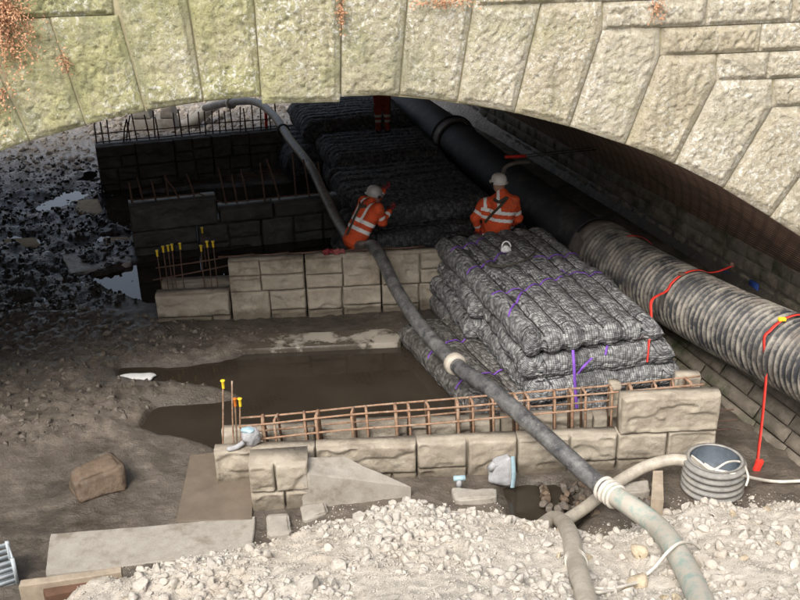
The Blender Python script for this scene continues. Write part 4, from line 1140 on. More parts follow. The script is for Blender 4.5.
# ------------------------------------------------------------------ people
def surface_nets(Fd, o, h):
    S = Fd < 0; nx, ny, nz = Fd.shape
    cnt = np.zeros((nx - 1, ny - 1, nz - 1)); acc = np.zeros((nx - 1, ny - 1, nz - 1, 3))
    full = [slice(0, nx - 1), slice(0, ny - 1), slice(0, nz - 1)]
    for ax in range(3):
        for a in (0, 1):
            for b in (0, 1):
                off = [0, 0, 0]; oth = [i for i in range(3) if i != ax]; off[oth[0]] = a; off[oth[1]] = b
                s0 = tuple(slice(off[i], off[i] + Fd.shape[i] - 1) for i in range(3)); off1 = list(off); off1[ax] += 1
                s1 = tuple(slice(off1[i], off1[i] + Fd.shape[i] - 1) for i in range(3))
                f0, f1 = Fd[s0], Fd[s1]; cr = S[s0] != S[s1]
                t = np.where(cr, f0 / np.where(cr, f0 - f1, 1), 0)
                p = np.zeros(f0.shape + (3,)); p[..., oth[0]] = a; p[..., oth[1]] = b; p[..., ax] = t
                acc += p * cr[..., None]; cnt += cr
    m = cnt > 0; idx = -np.ones(cnt.shape, int); idx[m] = np.arange(m.sum())
    c = np.argwhere(m); V = o + h * (c + acc[m] / cnt[m][:, None])
    FF = []
    for ax in range(3):
        b, c2 = (ax + 1) % 3, (ax + 2) % 3
        s0 = tuple(slice(0, Fd.shape[i] - 1) if i == ax else slice(1, Fd.shape[i] - 1) for i in range(3))
        s1 = tuple(slice(1, Fd.shape[i]) if i == ax else slice(1, Fd.shape[i] - 1) for i in range(3))
        e = np.argwhere(S[s0] != S[s1]); ins = S[s0][tuple(e.T)]
        e = e.copy(); e[:, b] += 1; e[:, c2] += 1
        def g(db, dc):
            q = e.copy(); q[:, b] += db; q[:, c2] += dc; return idx[tuple(q.T)]
        f = np.stack([g(-1, -1), g(0, -1), g(0, 0), g(-1, 0)], -1)
        f[~ins] = f[~ins][:, ::-1]; FF.append(f)
    return V, np.concatenate(FF)
def person(J, label, helmet, fdir, seed=0, brace=True, cloth=None, tape=None):
    """J: joint positions; one continuous skin over all limbs, coloured by garment"""
    J = {k: np.array(v_, float) for k, v_ in J.items()}
    caps = []
    def C(a, b, ra, rb, tag): caps.append((np.array(a, float), np.array(b, float), ra, rb, tag))
    spine = J['neck'] - J['pelvis']; spn = spine / np.linalg.norm(spine)
    lat = J['rs'] - J['ls']; lat /= np.linalg.norm(lat)
    C(J['pelvis'], J['pelvis'] + spine * .5, .155, .15, 0); C(J['pelvis'] + spine * .5, J['neck'] - spn * .12, .155, .15, 0)
    for sd_, sg in (('l', -1), ('r', 1)):
        C(J['pelvis'] + lat * .08 * sg, J[sd_ + 's'] - spn * .08 - lat * sg * .05, .13, .115, 0)
        C(J['neck'] - spn * .05, J[sd_ + 's'], .075, .085, 0)
        C(J[sd_ + 's'], J[sd_ + 'e'], .085, .066, 'a'); C(J[sd_ + 'e'], J[sd_ + 'w'], .066, .05, 'f')
        d = J[sd_ + 'w'] - J[sd_ + 'e']; d /= np.linalg.norm(d)
        w = J[sd_ + 'w']; k = J[sd_ + 'w'] + d * .10
        pn = np.cross(d, lat); pn /= np.linalg.norm(pn); sdv = np.cross(pn, d)
        for o_ in (-.026, 0, .026): C(w, k + sdv * o_, .03, .018, 'h')
        for fi, (o_, ln) in enumerate(((-.036, .075), (-.012, .09), (.012, .085), (.036, .065))):
            m1 = k + sdv * o_ + d * ln * .55 + pn * .006; C(k + sdv * o_ - d * .01, m1, .0125, .012, 'h'); C(m1, m1 + d * ln * .4 - pn * .03, .012, .010, 'h')
        t1 = w + d * .045 - sdv * .06; C(w + d * .02 - sdv * .02, t1, .016, .014, 'h'); C(t1, t1 + d * .045 - sdv * .012 - pn * .012, .014, .011, 'h')
        hipj = J['pelvis'] + lat * .09 * sg - spn * .02
        C(hipj, J[sd_ + 'k'], .105, .075, 'l'); C(J[sd_ + 'k'], J[sd_ + 'an'], .075, .055, 'm')
        fd = J.get(sd_ + 'f', J[sd_ + 'an'] + fdir * .19 - np.array([0, 0, .05]))
        C(J[sd_ + 'an'], J[sd_ + 'an'] + (fd - J[sd_ + 'an']) * .15 - np.array([0, 0, .04]), .055, .05, 'b'); C(J[sd_ + 'an'] - np.array([0, 0, .045]), fd, .048, .038, 'b')
    hd = J['head']; fdn = fdir / np.linalg.norm(fdir)
    C(J['neck'], hd - np.array([0, 0, .03]), .058, .055, 's')
    C(hd + np.array([0, 0, .03]) - fdn * .01, hd - np.array([0, 0, .03]) + fdn * .015, .098, .085, 's')
    C(hd - np.array([0, 0, .075]) + fdn * .045, hd - np.array([0, 0, .06]) + fdn * .055, .045, .045, 's')
    C(hd + fdn * .095 + np.array([0, 0, .0]), hd + fdn * .115 - np.array([0, 0, .028]), .012, .016, 's')
    lt = np.cross(fdn, [0, 0, 1.0]); lt /= np.linalg.norm(lt)
    for sg in (-1, 1): C(hd + lt * sg * .092 + np.array([0, 0, .02]), hd + lt * sg * .092 - np.array([0, 0, .02]), .018, .014, 's')
    C(J['neck'] - spn * .02, J['neck'] + spn * .02, .085, .08, 0)    # collar
    h = .0105
    P = np.concatenate([np.stack([a - r1, a + r1]) for a, b, r1, r2, t in caps] + [np.stack([b - r2, b + r2]) for a, b, r1, r2, t in caps])
    lo = P.min(0) - .05; hi = P.max(0) + .05
    dim = np.ceil((hi - lo) / h).astype(int) + 1
    Fd = np.full(dim, 1.0, np.float32)
    axs = [lo[i] + h * np.arange(dim[i]) for i in range(3)]
    def dist(Q, a, b, r1, r2):
        ab_ = b - a; t = np.clip(((Q - a) @ ab_) / (ab_ @ ab_ + 1e-12), 0, 1)
        return np.linalg.norm(Q - a - t[..., None] * ab_, axis=-1) - (r1 + (r2 - r1) * t), t
    for a, b, r1, r2, t in caps:
        m_ = max(r1, r2) + .09
        i0 = np.maximum(((np.minimum(a, b) - m_ - lo) / h).astype(int), 0); i1 = np.minimum(((np.maximum(a, b) + m_ - lo) / h).astype(int) + 2, dim)
        sl = tuple(slice(i0[i], i1[i]) for i in range(3))
        Q = np.stack(np.meshgrid(*[axs[i][sl[i]] for i in range(3)], indexing='ij'), -1)
        D, _ = dist(Q, a, b, r1, r2)
        kk = .012 if t == 'h' else (.02 if t == 's' else .045)
        B = Fd[sl]; hh = np.clip(.5 + .5 * (D - B) / kk, 0, 1)
        Fd[sl] = D * (1 - hh) + B * hh - kk * hh * (1 - hh)
    # cloth folds
    V, F = surface_nets(Fd, lo, h)
    fc = V[F].mean(1)
    best = np.full(len(fc), 9.0); tag = np.zeros(len(fc), int); tp = np.zeros(len(fc))
    for i, (a, b, r1, r2, t) in enumerate(caps):
        D, tt_ = dist(fc, a, b, r1, r2); m_ = D < best
        best[m_] = D[m_]; tag[m_] = i; tp[m_] = tt_[m_]
    tags = np.array([str(c[4]) for c in caps])[tag]
    mi = np.zeros(len(fc), int)                       # 0 orange 1 tape 2 skin 3 glove 4 boot
    mi[tags == 's'] = 2; mi[tags == 'h'] = 3; mi[tags == 'b'] = 4
    tor = tags == '0'; L = np.linalg.norm(spine)
    al = ((fc - J['pelvis']) @ spn) / L
    la = (fc - J['pelvis']) @ lat
    mi[tor & ((np.abs(al - .30) < .05) | (np.abs(al - .52) < .05))] = 1
    if brace: mi[tor & (al > .5) & (np.abs(np.abs(la) - .115) < .026)] = 1
    mi[(tags == 'a') & (np.abs(tp - .62) < .10)] = 1; mi[(tags == 'f') & (np.abs(tp - .70) < .11)] = 1
    mi[(tags == 'm') & ((np.abs(tp - .35) < .06) | (np.abs(tp - .62) < .06))] = 1
    fold = fbm(V * np.array([8, 8, 17]), 3, seed) * .022
    Nv = np.zeros_like(V)
    fn = np.cross(V[F[:, 1]] - V[F[:, 0]], V[F[:, 2]] - V[F[:, 0]])
    for k in range(4): np.add.at(Nv, F[:, k], fn)
    Nv /= np.linalg.norm(Nv, axis=1, keepdims=True) + 1e-9
    vt = np.zeros(len(V)); np.maximum.at(vt, F[:, 0], (mi <= 1).astype(float))
    V = V + Nv * (fold * vt)[:, None]
    base = np.array([J['pelvis'][0], J['pelvis'][1], min(J['lan'][2], J['ran'][2]) - .09])
    W = E("person", base, label, "person")
    M("body", V, F, None, W, True, mats=[cloth or ORANGE, tape or TAPE, SKIN, GLOVE, BOOT], mi=mi)
    # helmet
    hv, hf = lathe([(.128, -.012), (.150, -.016), (.152, -.008), (.133, .004), (.130, .04), (.118, .085), (.09, .118), (.05, .136), (.001, .142)], 28)
    hv = hv.copy(); ang = np.arctan2(hv[:, 1], hv[:, 0]); rad = np.hypot(hv[:, 0], hv[:, 1])
    pk = (rad > .14) * np.clip(np.cos(ang), 0, 1) ** 3 * .05
    hv[:, 0] += pk * np.cos(ang); hv[:, 1] *= .92
    X_ = fdn; Z_ = J.get('hup', np.array([0, 0, 1.0])); Z_ = Z_ / np.linalg.norm(Z_); Y_ = np.cross(Z_, X_); Y_ /= np.linalg.norm(Y_); X_ = np.cross(Y_, Z_)
    hw = hd + np.array([0, 0, .045]) + hv[:, :1] * X_ + hv[:, 1:2] * Y_ + hv[:, 2:] * Z_
    Hm = M("helmet", hw, hf, helmet, W, True)
    for sg in (-1, 1):
        v_, f_ = box(-.02, .03, -.012, .012, -.02, .02); M("helmet_clip", hd + np.array([0, 0, .035]) + v_[:, :1] * X_ + (v_[:, 1:2] + sg * .135) * Y_ + v_[:, 2:] * Z_, f_, BOOT, Hm)
    # harness strap lying on the back
    bk = np.cross(lat, spn); bk /= np.linalg.norm(bk); bk = bk if bk @ fdn < 0 else -bk
    def onback(t_, l_):
        q_ = J['pelvis'] + spine * t_ + lat * l_
        for st in np.arange(.30, .05, -.008):
            z_ = q_ + bk * st; ii = np.round((z_ - lo) / h).astype(int)
            if (ii > 0).all() and (ii < dim - 1).all() and Fd[tuple(ii)] < 0: return z_ + bk * .022
        return q_ + bk * .17
    if J.get('diag') is not None: pth = [onback(.92, .12), onback(.75, .05), onback(.55, -.06), onback(.38, -.14), onback(.25, -.19)]
    else: pth = [onback(.97, 0), onback(.8, 0), onback(.6, .01), onback(.4, .01), onback(.2, 0), onback(.05, 0)]
    ribbon("harness_strap", pth, .04, STRAP, lat, W, .006)
    pth = [onback(.92, -.10), onback(.84, 0), onback(.92, .10)]
    ribbon("harness_strap", pth, .05, STRAP, spn, W, .006)
    return W
# leaning worker behind wall B
y1 = 15.1
pel = AY(354, 240, y1); nk = AY(370, 204, y1 + .18)
J = dict(pelvis=pel, neck=nk, head=AY(374, 196.5, y1 + .30))
J['rs'] = AY(378, 209, y1 - .02); J['ls'] = AY(364, 202, y1 + .33)
J['re'] = AY(382, 222, y1 + .05); J['rw'] = AY(389, 212, y1 + .22)
J['le'] = AY(376, 199, y1 + .58); J['lw'] = AY(383, 191, y1 + .68)
J['lk'] = np.array([pel[0] + .10, pel[1] + .18, .50]); J['rk'] = np.array([pel[0] + .02, pel[1] - .08, .50])
J['lan'] = np.array([pel[0] - .02, pel[1] + .16, .10]); J['ran'] = np.array([pel[0] - .08, pel[1] - .08, .10])
J['hup'] = np.array([.25, .05, 1.0])
person(J, "worker in orange hi-vis leaning forward over the wall with raised arms and grey helmet", HELM, np.array([.75, .62, -.2]), 3)
# crouching worker on the dark mattress
y2 = 15.05
pel = AY(497, 228, y2); nk = AY(502, 194, y2 + .02)
J = dict(pelvis=pel, neck=nk, head=AY(499, 184.5, y2 + .06))
J['ls'] = AY(484, 204, y2 + .10); J['rs'] = AY(514, 201, y2 - .04)
J['le'] = AY(475, 218, y2 + .06); J['lw'] = AY(478, 229, y2 + .12)
J['re'] = AY(518, 218, y2 + .06); J['rw'] = AY(508, 228, y2 + .28)
J['lk'] = pel + np.array([-.20, .34, -.12]); J['rk'] = pel + np.array([.14, .38, -.12])
J['lan'] = pel + np.array([-.12, -.02, -.2]); J['ran'] = pel + np.array([.12, .0, -.2])
J['lf'] = J['lan'] + np.array([0, -.12, -.08]); J['rf'] = J['ran'] + np.array([0, -.12, -.08])
J['diag'] = (1, 1, 1)
person(J, "worker in orange hi-vis crouching on the mattresses with white helmet", HELMW, np.array([-.55, .8, -.15]), 5)
# distant worker, mostly hidden by the arch
fz = 1.40; ft = G(383, 133, fz)
b0 = ft
J = dict(pelvis=b0 + [0, 0, .92], neck=b0 + [0, .02, 1.47], head=b0 + [0, .03, 1.62], ls=b0 + [-.19, 0, 1.41], rs=b0 + [.19, 0, 1.41], le=b0 + [-.24, .02, 1.14], re=b0 + [.24, .02, 1.14],
         lw=b0 + [-.2, .2, .98], rw=b0 + [.2, .2, .98], lk=b0 + [-.09, .02, .5], rk=b0 + [.09, .02, .5], lan=b0 + [-.09, 0, .1], ran=b0 + [.09, 0, .1])
person(J, "distant figure in shade-darkened orange hi-vis standing on the far stack, upper half behind the arch", HELMW, np.array([.2, 1.0, 0]), 7, True, DARKORANGE, TAPED)
# red gloves left on wall B
gq = b_p + b_e * 2.60 - b_n * .10 + np.array([0, 0, 1.0])
for k in range(2):
    parts = [tubeq([gq + [k * .16, 0, .03], gq + [k * .16 + .09, .03, .05]], [.045, .05], 8)]
    for f in range(4): parts.append(tubeq([gq + [k * .16 + .08, -.02 + f * .028, .045], gq + [k * .16 + .13, -.03 + f * .034, .055], gq + [k * .16 + .17, -.03 + f * .036, .03]], [.014, .013, .010], 6))
    parts.append(tubeq([gq + [k * .16 + .03, -.04, .04], gq + [k * .16 + .08, -.085, .035]], [.016, .012], 6))
    v_, f_ = join(parts); M("work_glove", v_, f_, GLOVE2 if k else GLOVE, None, True, label=["dark red work glove dropped on top of the patterned wall", "faded pink-red work glove beside the dark one on the patterned wall"][k], cat="glove")
# white container on the stack
cq = G(506, 252, 1.17)
S = E("plastic_container", cq, "white plastic container with a loop handle lying on the mattress stack", "container")
v_, f_ = rough_hexa([cq + np.array(p) for p in ((-.08, -.06, 0), (.08, -.05, 0), (.08, .08, 0), (-.08, .07, 0))], [cq + np.array(p) for p in ((-.06, -.05, .10), (.06, -.04, .09), (.06, .07, .09), (-.06, .06, .11))], 6, .006, 6, 4, .03); M("body", v_, f_, WHITEP, S, True)
th = np.linspace(0, math.pi, 9); v_, f_ = tubeq([cq + np.array([.065 * math.cos(t), -.03 + .03 * math.sin(t), .09 + .075 * math.sin(t)]) for t in th], .011, 8); M("handle", v_, f_, WHITEP, S, True)
hose("dark_cloth_strap", [G(482, 262, 1.20), G(496, 266, 1.22), G(514, 264, 1.22), G(528, 258, 1.22), G(536, 250, 1.21)], [.012] * (14 * 4 + 1), STRAP, "dark webbing strap lying beside the white container on the stack", "strap")
# scrap of white plastic in the mud
q = G(138, 377, .03)
V, F = ico(2); V = V * np.array([.30, .13, .02]); V = V * (1 + .5 * fbm(V * 7, 3, 12))[:, None]
M("plastic_scrap", V + q, F, WHITEP, None, label="torn scrap of white plastic sheet lying in the wet mud", cat="plastic")
# red bracket with pale hose over the crouching worker
S = E("lamp_bracket", AY(515, 158, 16.5), "red bar with a grey hose end above the crouching worker's helmet", "bracket")
v_, f_ = bar([AY(505, 157, 16.5), AY(526, 156, 16.55)], .028, 8); M("bar", v_, f_, RED, S)
v_, f_ = tube(smoothpath([AY(503, 174, 16.3), AY(506, 167, 16.4), AY(516, 163, 16.5), AY(529, 162, 16.7)], 8), .035, 10); M("hose_end", v_, f_, HOSEG, S, True)
for uu in (505, 527):
    v_, f_ = bar([AY(uu, 157, 16.5), AY(uu, 157, 16.5) + NB * 1.6], .008, 6); M("arm", v_, f_, BOOT, S)

# ------------------------------------------------------------------ things on the bed
def flat_slab(name, px4, z, th_, mat, label, cat, amp=.006, n=12, rnd=.012, seed=1, zs=None):
    t = [G(u, v_, (zs[i] if zs else z)) for i, (u, v_) in enumerate(px4)]
    b = [p - np.array([0, 0, th_]) for p in t]
    v_, f_ = rough_hexa(b, t, n, amp, 5, seed, rnd)
    return M(name, v_, f_, mat, None, False, label=label, cat=cat)
flat_slab("concrete_slab", [(45, 575), (252, 550), (256, 516), (50, 534)], .09, .09, SLAB, "long pale concrete slab lying flat between boulder and rubble", "slab", seed=3)
flat_slab("brown_board", [(176, 521), (252, 519), (256, 447), (190, 455)], .10, .07, BOARD, "wide muddy brown board leading to the end of the pale wall", "board", .003, 8, .008)
flat_slab("timber_beam", [(18, 587), (122, 572), (122, 566), (20, 580)], .30, .30, WOOD, "weathered timber beam with a red-brown side below the concrete slab", "timber", .003, 8, .008)
q0 = flat_slab("timber_plank", [(45, 597), (120, 581), (120, 573), (42, 588)], .24, .24, WOODR, "red-brown plank leaning against the weathered timber beam", "timber", .003, 8, .006)
# spare block with patterned face in front of wall A, and the sloping slab
s0 = G(252, 512, .02)[:2]; s1 = G(311, 508, .02)[:2]
wS, _, _, _ = block_wall(s0, s1, [(0, .64, 0, .26, 9, 0), (0, .64, .26, .60, 8, .0)], "spare patterned block stub standing against the free end of the pale wall", .34, 9)
zt = .62
tp_ = [G(309, 474, .48), G(412, 487, .20), G(345, 456, .46), G(258, 457, .60)]
b4 = [np.array([p[0], p[1], -.05]) for p in tp_]
v_, f_ = rough_hexa(b4, tp_, 12, .006, 6, 8, .012); M("sloping_slab", v_, f_, SLAB, None, label="wedge-shaped concrete slab sloping down from the patterned block stub", cat="slab")
flat_slab("concrete_offcut", [(268, 535), (292, 533), (290, 512), (266, 514)], .12, .1, SLAB, "small upright concrete offcut below the patterned block stub", "slab", .03, 12, .035, 5)
flat_slab("concrete_offcut", [(455, 500), (498, 497), (496, 487), (452, 488)], .14, .12, SLAB, "thin concrete offcut at the rubble edge by the grey sack", "slab", .03, 12, .035, 6)
flat_slab("concrete_offcut", [(303, 520), (330, 512), (326, 500), (300, 505)], .10, .1, SLAB, "broken concrete offcut half covered by the rubble edge", "slab", .03, 12, .035, 7)
# brown boulder
b4 = [G(78, 508, .02), G(131, 492, .02), G(118, 472, .02), G(68, 488, .02)]
t4 = [b4[0] + [-.03, .10, .26], b4[1] + [-.05, .08, .32], b4[2] + [-.02, -.06, .34], b4[3] + [.05, -.03, .30]]
v_, f_ = rough_hexa(b4, t4, 14, .05, 3, 12, .05); M("boulder", v_, f_, BOULD, None, label="angular brown boulder lying alone on the wet mud", cat="boulder")
# pale stone in the dark far-left bed; tan slabs stand in for reflections
flat_slab("flat_stone_or_reflection", [(70, 274), (132, 262), (128, 246), (60, 252)], .09, .14, RUBW, "large pale flat stone among the wet black stones", "stone", .05, 16, .05, 13)
flat_slab("flat_stone_or_reflection", [(78, 212), (104, 214), (98, 198), (72, 200)], .10, .12, RUBT, "tan slab standing in for a reflection at the edge of the far-left pool", "stone", .03, 8, .04, 14)
flat_slab("flat_stone_or_reflection", [(2, 247), (40, 245), (36, 237), (4, 238)], .07, .1, RUBT, "tan slab standing in for a reflection between the black stones, well away from the pool", "stone", .03, 10, .04, 15)
flat_slab("flat_stone_or_reflection", [(102, 245), (132, 243), (130, 236), (104, 237)], .08, .1, RUBT, "tan slab standing in for a reflection behind the large pale stone", "stone", .03, 10, .04, 16)
# grey sack with pale blue strip
p = [G(487, 484, .08), G(513, 488, .08), G(512, 483, .08), G(489, 479, .08)]
t = [p[0] + [.02, .02, .20], p[1] + [-.02, .0, .40], p[2] + [-.03, .03, .40], p[3] + [.02, .05, .24]]
S = E("grey_sack", G(500, 484, .08), "grey woven sack slumped against the pale wall, blue strip on its edge", "sack")
v_, f_ = rough_hexa(p, t, 10, .03, 7, 4, .03); M("body", v_, f_, SACK, S, True)
ribbon("edge_strip", [p[1] + [-.01, -.02, .02], p[1] + [0, -.035, .2], t[1] + [.005, -.02, .02]], .045, SKYB, (1, 0, 0), S)
v_, f_ = tubeq([t[0] + [.02, .02, -.03], t[0] + [.06, .0, .04], t[0] + [.10, .02, .02]], [.05, .045, .02], 8); M("tied_neck", v_, f_, SACK, S, True)
# plastic bottle bag on the free end of wall A
q = onA(.42, -.12, .5)
S = E("plastic_bundle", q, "crumpled white plastic bundle with pale blue top on the free end of the wall", "plastic bag")
V, F = ico(3); V = V * np.array([.10, .085, .11]); V = V * (1 + .3 * fbm(V * 16, 3, 2))[:, None]; M("bag", V + q + [0, 0, .11], F, SACK, S)
V, F = ico(2); V = V * np.array([.07, .06, .03]); V = V * (1 + .4 * fbm(V * 20, 3, 5))[:, None]; M("blue_fold", V + q + [-.02, -.02, .20], F, SKYB, S)
v_, f_ = tubeq(smoothpath([q + [-.08, -.05, .06], q + [-.16, -.1, .03], q + [-.26, -.12, .02]], 5), [.03] * 10 + [.015], 8); M("tail", v_, f_, SACK, S, True)
q = G(459, 487, .12); S = E("tap_fitting", q, "small pale blue pipe fitting at the foot of the wall", "fitting")
v_, f_ = tubeq([q, q + [0, 0, .10]], [.035, .03], 10); M("stem", v_, f_, SACK, S); v_, f_ = tubeq([q + [-.06, 0, .11], q + [.07, 0, .12]], .032, 8); M("cap", v_, f_, SKYB, S)
# crate in the bottom-left corner
q = G(-8, 582, .05); ax = np.array([math.cos(.5), math.sin(.5), 0]); ay = np.array([-math.sin(.5), math.cos(.5), 0])
S = E("plastic_crate", q, "grey slatted plastic crate lying beside the timber beam", "crate")
def cr(a0, a1, b0, b1, z0, z1, nm="slat"):
    v_, f_ = box(a0, a1, b0, b1, z0, z1); M(nm, q + v_[:, :1] * ax + v_[:, 1:2] * ay + v_[:, 2:] * np.array([0, 0, 1.0]), f_, MESHG, S)
cr(-.22, .22, -.16, .16, 0, .02, "base")
for z in (.03, .10, .17, .24):
    for sgn in (-1, 1):
        cr(-.22, .22, sgn * .16 - .008, sgn * .16 + .008, z, z + .045); cr(sgn * .22 - .008, sgn * .22 + .008, -.15, .15, z, z + .045)
for sa in (-1, 1):
    for sb in (-1, 1): cr(sa * .215 - .018, sa * .215 + .018, sb * .155 - .018, sb * .155 + .018, .001, .30, "corner_post")
# short timber and board by the ring
flat_slab("timber_post", [(651, 500), (664, 500), (663, 470), (653, 470)], .30, .28, WOOD, "short pale timber post beside the ribbed plastic ring", "timber", .003, 6, .008)
flat_slab("concrete_offcut", [(612, 492), (650, 490), (648, 480), (610, 482)], .2, .18, SLAB, "pale offcut slab between the curved hose and the timber post", "slab", .03, 12, .035, 9)
# bricks and stones in the pit before wall A
r = np.random.default_rng(77)
for i in range(60):
    u, v_ = r.uniform(535, 655), r.uniform(478, 514); p = G(u, v_, .06)
    if p[1] > a_p[1] - .12: p[1] = a_p[1] - .15
    k = int(r.integers(0, 8)); V, F = ROCKS2[k]
    if i == 0: dm = [MD("debris_stone", V_, F_, BOULD if j % 2 else CLOD) for j, (V_, F_) in enumerate(ROCKS2)]
    o = O("debris_stone", dm[k], None, (p[0], p[1], .07), "muddy brown stone in the pit between pale wall and rubble", "stone", "muddy stones in the pit")
    sz = r.uniform(.035, .13); o.scale = (sz, sz, sz * .8); o.rotation_euler = tuple(r.uniform(0, 6, 3))
# far bank things: pale lifting block and pale pipe
q = AY(155, 129, 26.0); S = E("concrete_block", q, "pale notched concrete block on the far bank behind the bars", "concrete block")
def fb_(a0, a1, z0, z1, d0, d1, nm):
    v_, f_ = rough_hexa([q + np.array(p) for p in ((a0, d0, z0), (a1, d0, z0), (a1, d1, z0), (a0, d1, z0))], [q + np.array(p) for p in ((a0 + .06, d0 + .03, z1), (a1 - .06, d0 + .03, z1), (a1 - .06, d1, z1), (a0 + .06, d1, z1))], 6, .015, 4, 3, .03); M(nm, v_, f_, SLAB, S)
fb_(-.62, .62, -.1, .32, -.3, .4, "body"); fb_(-.55, -.02, .33, .62, -.25, .35, "lug"); fb_(.2, .6, .33, .66, -.25, .35, "lug")
hose("pale_pipe", [AY(182, 127, 25.8), AY(192, 122, 26), AY(202, 114, 26.2), AY(212, 106, 26.4), AY(222, 100, 26.6)], .16, HOSEC, "pale bent pipe on the far bank beside the notched block", "pipe")
V, F = rock(3, 77, 6, .2); M("dark_stone", V * np.array([.30, .22, .16]) + G(84, 176, .35), F, WETROCK, None, label="rounded black stone lying alone on the pale far bank", cat="stone")

# ------------------------------------------------------------------ loose stone
r = np.random.default_rng(21)
def keep(P, fn): return P[fn(P)]
# wet black stones, far left
Pn = np.stack([r.uniform(-9.5, -2.6, 11000), r.uniform(12, 25, 11000)], -1)
sd = sdpoly(Pn[:, 0], Pn[:, 1], ZONE_ROCK); Pn = Pn[sd + .5 * fbm(p3(Pn[:, 0], Pn[:, 1]) * .9, 3, 3) < .1]
S_ = .014 + .075 * r.random(len(Pn)) ** 3.5
z = terrain(Pn[:, 0], Pn[:, 1]); V, F = scatter(np.c_[Pn, z + S_ * .15], S_, ROCKS1[:5], r)
O("wet_stones", MD("wet_stones", V, F, WETROCK), kind="stuff", label="wet black stones strewn over the river bed under the arch", cat="stones")
# mud clods
Pn = np.stack([r.uniform(-8.5, -.8, 30000), r.uniform(8.5, 17, 30000)], -1)
sd = sdpoly(Pn[:, 0], Pn[:, 1], ZONE_CLOD); Pn = Pn[(sd + .6 * fbm(p3(Pn[:, 0], Pn[:, 1]) * 1.2, 3, 6) < .05)][:1100]
S_ = .02 + .075 * r.random(len(Pn)) ** 2.4
z = terrain(Pn[:, 0], Pn[:, 1]); V, F = scatter(np.c_[Pn, z - S_ * .3], S_, ROCKS1[:5], r)
O("mud_clods", MD("mud_clods", V, F, CLOD, True), kind="stuff", label="clods of wet mud heaped over the river bed", cat="mud")
# far bank rubble
Pn = np.stack([r.uniform(-10, 1, 5000), r.uniform(22.5, 33, 5000)], -1); S_ = .03 + .14 * r.random(len(Pn)) ** 3
z = terrain(Pn[:, 0], Pn[:, 1]); V, F = scatter(np.c_[Pn, z], S_, ROCKS1[:5], r)
O("bank_stones", MD("bank_stones", V, F, RUBF), kind="stuff", label="pale broken stones covering the far bank", cat="stones")
# the limestone heap
Pn = np.stack([r.uniform(-4.6, 5.6, 90000), r.uniform(4.9, 9.2, 90000)], -1)
dy = pile_line(Pn[:, 0]) + .22 * fbm(p3(Pn[:, 0], Pn[:, 1]) * 1.6, 3, 14) - Pn[:, 1]
dens = .35 + .9 * fbm(p3(Pn[:, 0], Pn[:, 1]) * 1.1, 3, 77)
Pn = Pn[(dy > -.12) & (r.random(len(Pn)) < dens * np.where(dy < 0, .3, 1) * np.where(Pn[:, 0] > 1.4, .6, 1))][:30000]
S_ = .007 + .085 * r.random(len(Pn)) ** 8
z = terrain(Pn[:, 0], Pn[:, 1]); V, F = scatter(np.c_[Pn, z + S_ * .05], S_, ROCKS1, r)
O("limestone_rubble", MD("limestone_rubble", V, F, RUB), kind="stuff", label="crushed pale limestone covering the heap", cat="rubble")
Pn = np.stack([r.uniform(-4.6, 5.4, 90000), r.uniform(5.2, 9.1, 90000)], -1)
dy = pile_line(Pn[:, 0]) + .22 * fbm(p3(Pn[:, 0], Pn[:, 1]) * 1.6, 3, 14) - Pn[:, 1]
Pn = Pn[(dy > -.25) & (r.random(len(Pn)) < np.where(dy < 0, .25, .8))][:42000]
S_ = .004 + .011 * r.random(len(Pn)) ** 2; z = terrain(Pn[:, 0], Pn[:, 1])
V, F = scatter(np.c_[Pn, z + S_ * .3], S_, [rock(0, 400 + i, 4, .25) for i in range(5)], r)
O("limestone_chippings", MD("limestone_chippings", V, F, RUB), kind="stuff", label="fine pale chippings dusting the limestone heap", cat="rubble")
mesh_r = [MD("rubble_stone", V_, F_, RUB if j < 6 else RUBT) for j, (V_, F_) in enumerate(ROCKS2)]
k = 0
while k < 260:
    x, y = r.uniform(-4, 5), r.uniform(5.2, 9.0)
    dyy = float(pile_line(np.array([x]))[0] - y)
    if dyy < .05: continue
    rightside = x > 1.2
    if r.random() > (.9 if rightside else .45): continue
    sz = r.uniform(.04, .085) if r.random() < .88 else r.uniform(.09, .15)
    j = int(r.integers(0, 8)) if rightside else int(r.integers(0, 6))
    tan_ = j >= 6
    o = O("rubble_stone", mesh_r[j], None, (x, y, ground_z(x, y) + sz * .05), "tan angular stone lying on the limestone heap" if tan_ else "pale angular limestone lump lying on the limestone heap", "stone", "tan stones on the heap" if tan_ else "limestone lumps on the heap")
    o.scale = (sz, sz, sz); o.rotation_euler = tuple(r.uniform(0, 6, 3)); k += 1

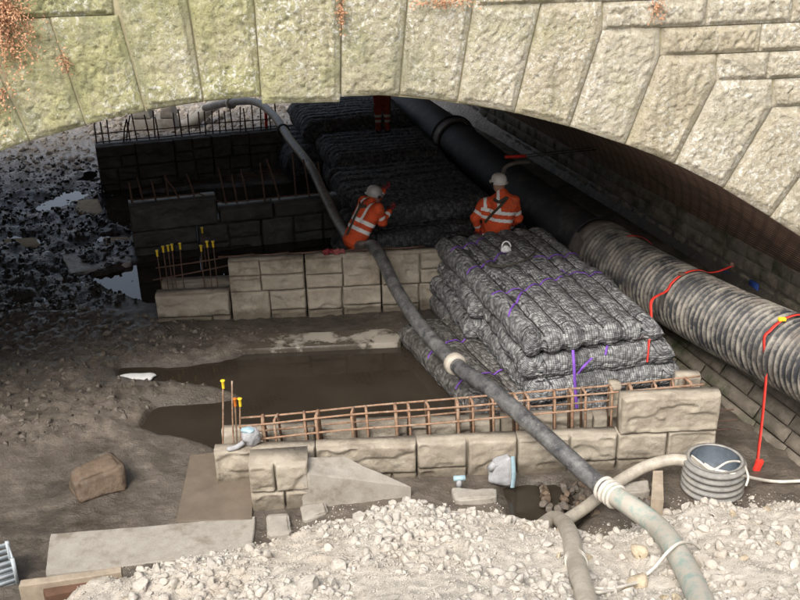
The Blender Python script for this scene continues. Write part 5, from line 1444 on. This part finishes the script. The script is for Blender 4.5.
# ------------------------------------------------------------------ dried ferns in the bridge joints
def fern(u, v_, spread, nleaf, label, seed):
    r = np.random.default_rng(seed); c = PL(u, v_, FP - NF * .03, NF)
    parts = []
    for i in range(nleaf):
        a = r.normal(0, spread[0]); b = r.normal(0, spread[1]); L = r.uniform(.014, .04)
        p = c + EF * a + np.array([0, 0, b]) - NF * r.uniform(.02, .12)
        d = EF * r.normal() + np.array([0, 0, r.normal() - .5]) - NF * r.uniform(0, .8); d /= np.linalg.norm(d)
        s = np.cross(d, r.normal(size=3)); s /= np.linalg.norm(s); nn_ = np.cross(d, s) * .004
        vv = np.array([p, p + d * L * .5 + s * L * .28, p + d * L, p + d * L * .5 - s * L * .28])
        parts.append((np.vstack([vv, vv[2:3] * .5 + vv[0:1] * .5 + nn_]), np.array([(0, 1, 4), (1, 2, 4), (2, 3, 4), (3, 0, 4)])))
    v2, f2 = join(parts)
    S = E("dried_fern", c - NF * .0, label, "plant")
    M("leaves", v2, f2, DRY, S)
    st_ = []
    for i in range(max(5, nleaf // 40)):
        e_ = c + EF * r.normal(0, spread[0] * 1.1) + np.array([0, 0, r.normal(0, spread[1] * 1.1)]) - NF * r.uniform(.04, .12)
        b_ = c + EF * r.normal(0, spread[0] * .3) + np.array([0, 0, spread[1] * r.uniform(-.2, .8)]) + NF * .04
        st_.append(tubeq(smoothpath([b_, (b_ + e_) / 2 - NF * .05 + r.normal(0, .015, 3), e_ - np.array([0, 0, .03])], 4), np.linspace(.006, .002, 9), 5))
    v2, f2 = join(st_); M("stems", v2, f2, DRY, S)
fern(8, 22, (.14, .24), 1500, "big clump of dried orange fern on the mossy end of the bridge", 1)
fern(66, 62, (.03, .06), 90, "small dried tuft in the joint between two mossy voussoirs", 2)
fern(2, 96, (.05, .12), 110, "dried tuft hanging below the big orange fern clump", 3)
fern(341, 10, (.02, .10), 110, "thin dried tuft in the joint beside the keystone", 4)
fern(656, 8, (.045, .07), 120, "dried orange tuft growing in the spandrel joint", 5)
fern(440, 2, (.16, .025), 150, "trailing dried growth along the top of a voussoir", 6)
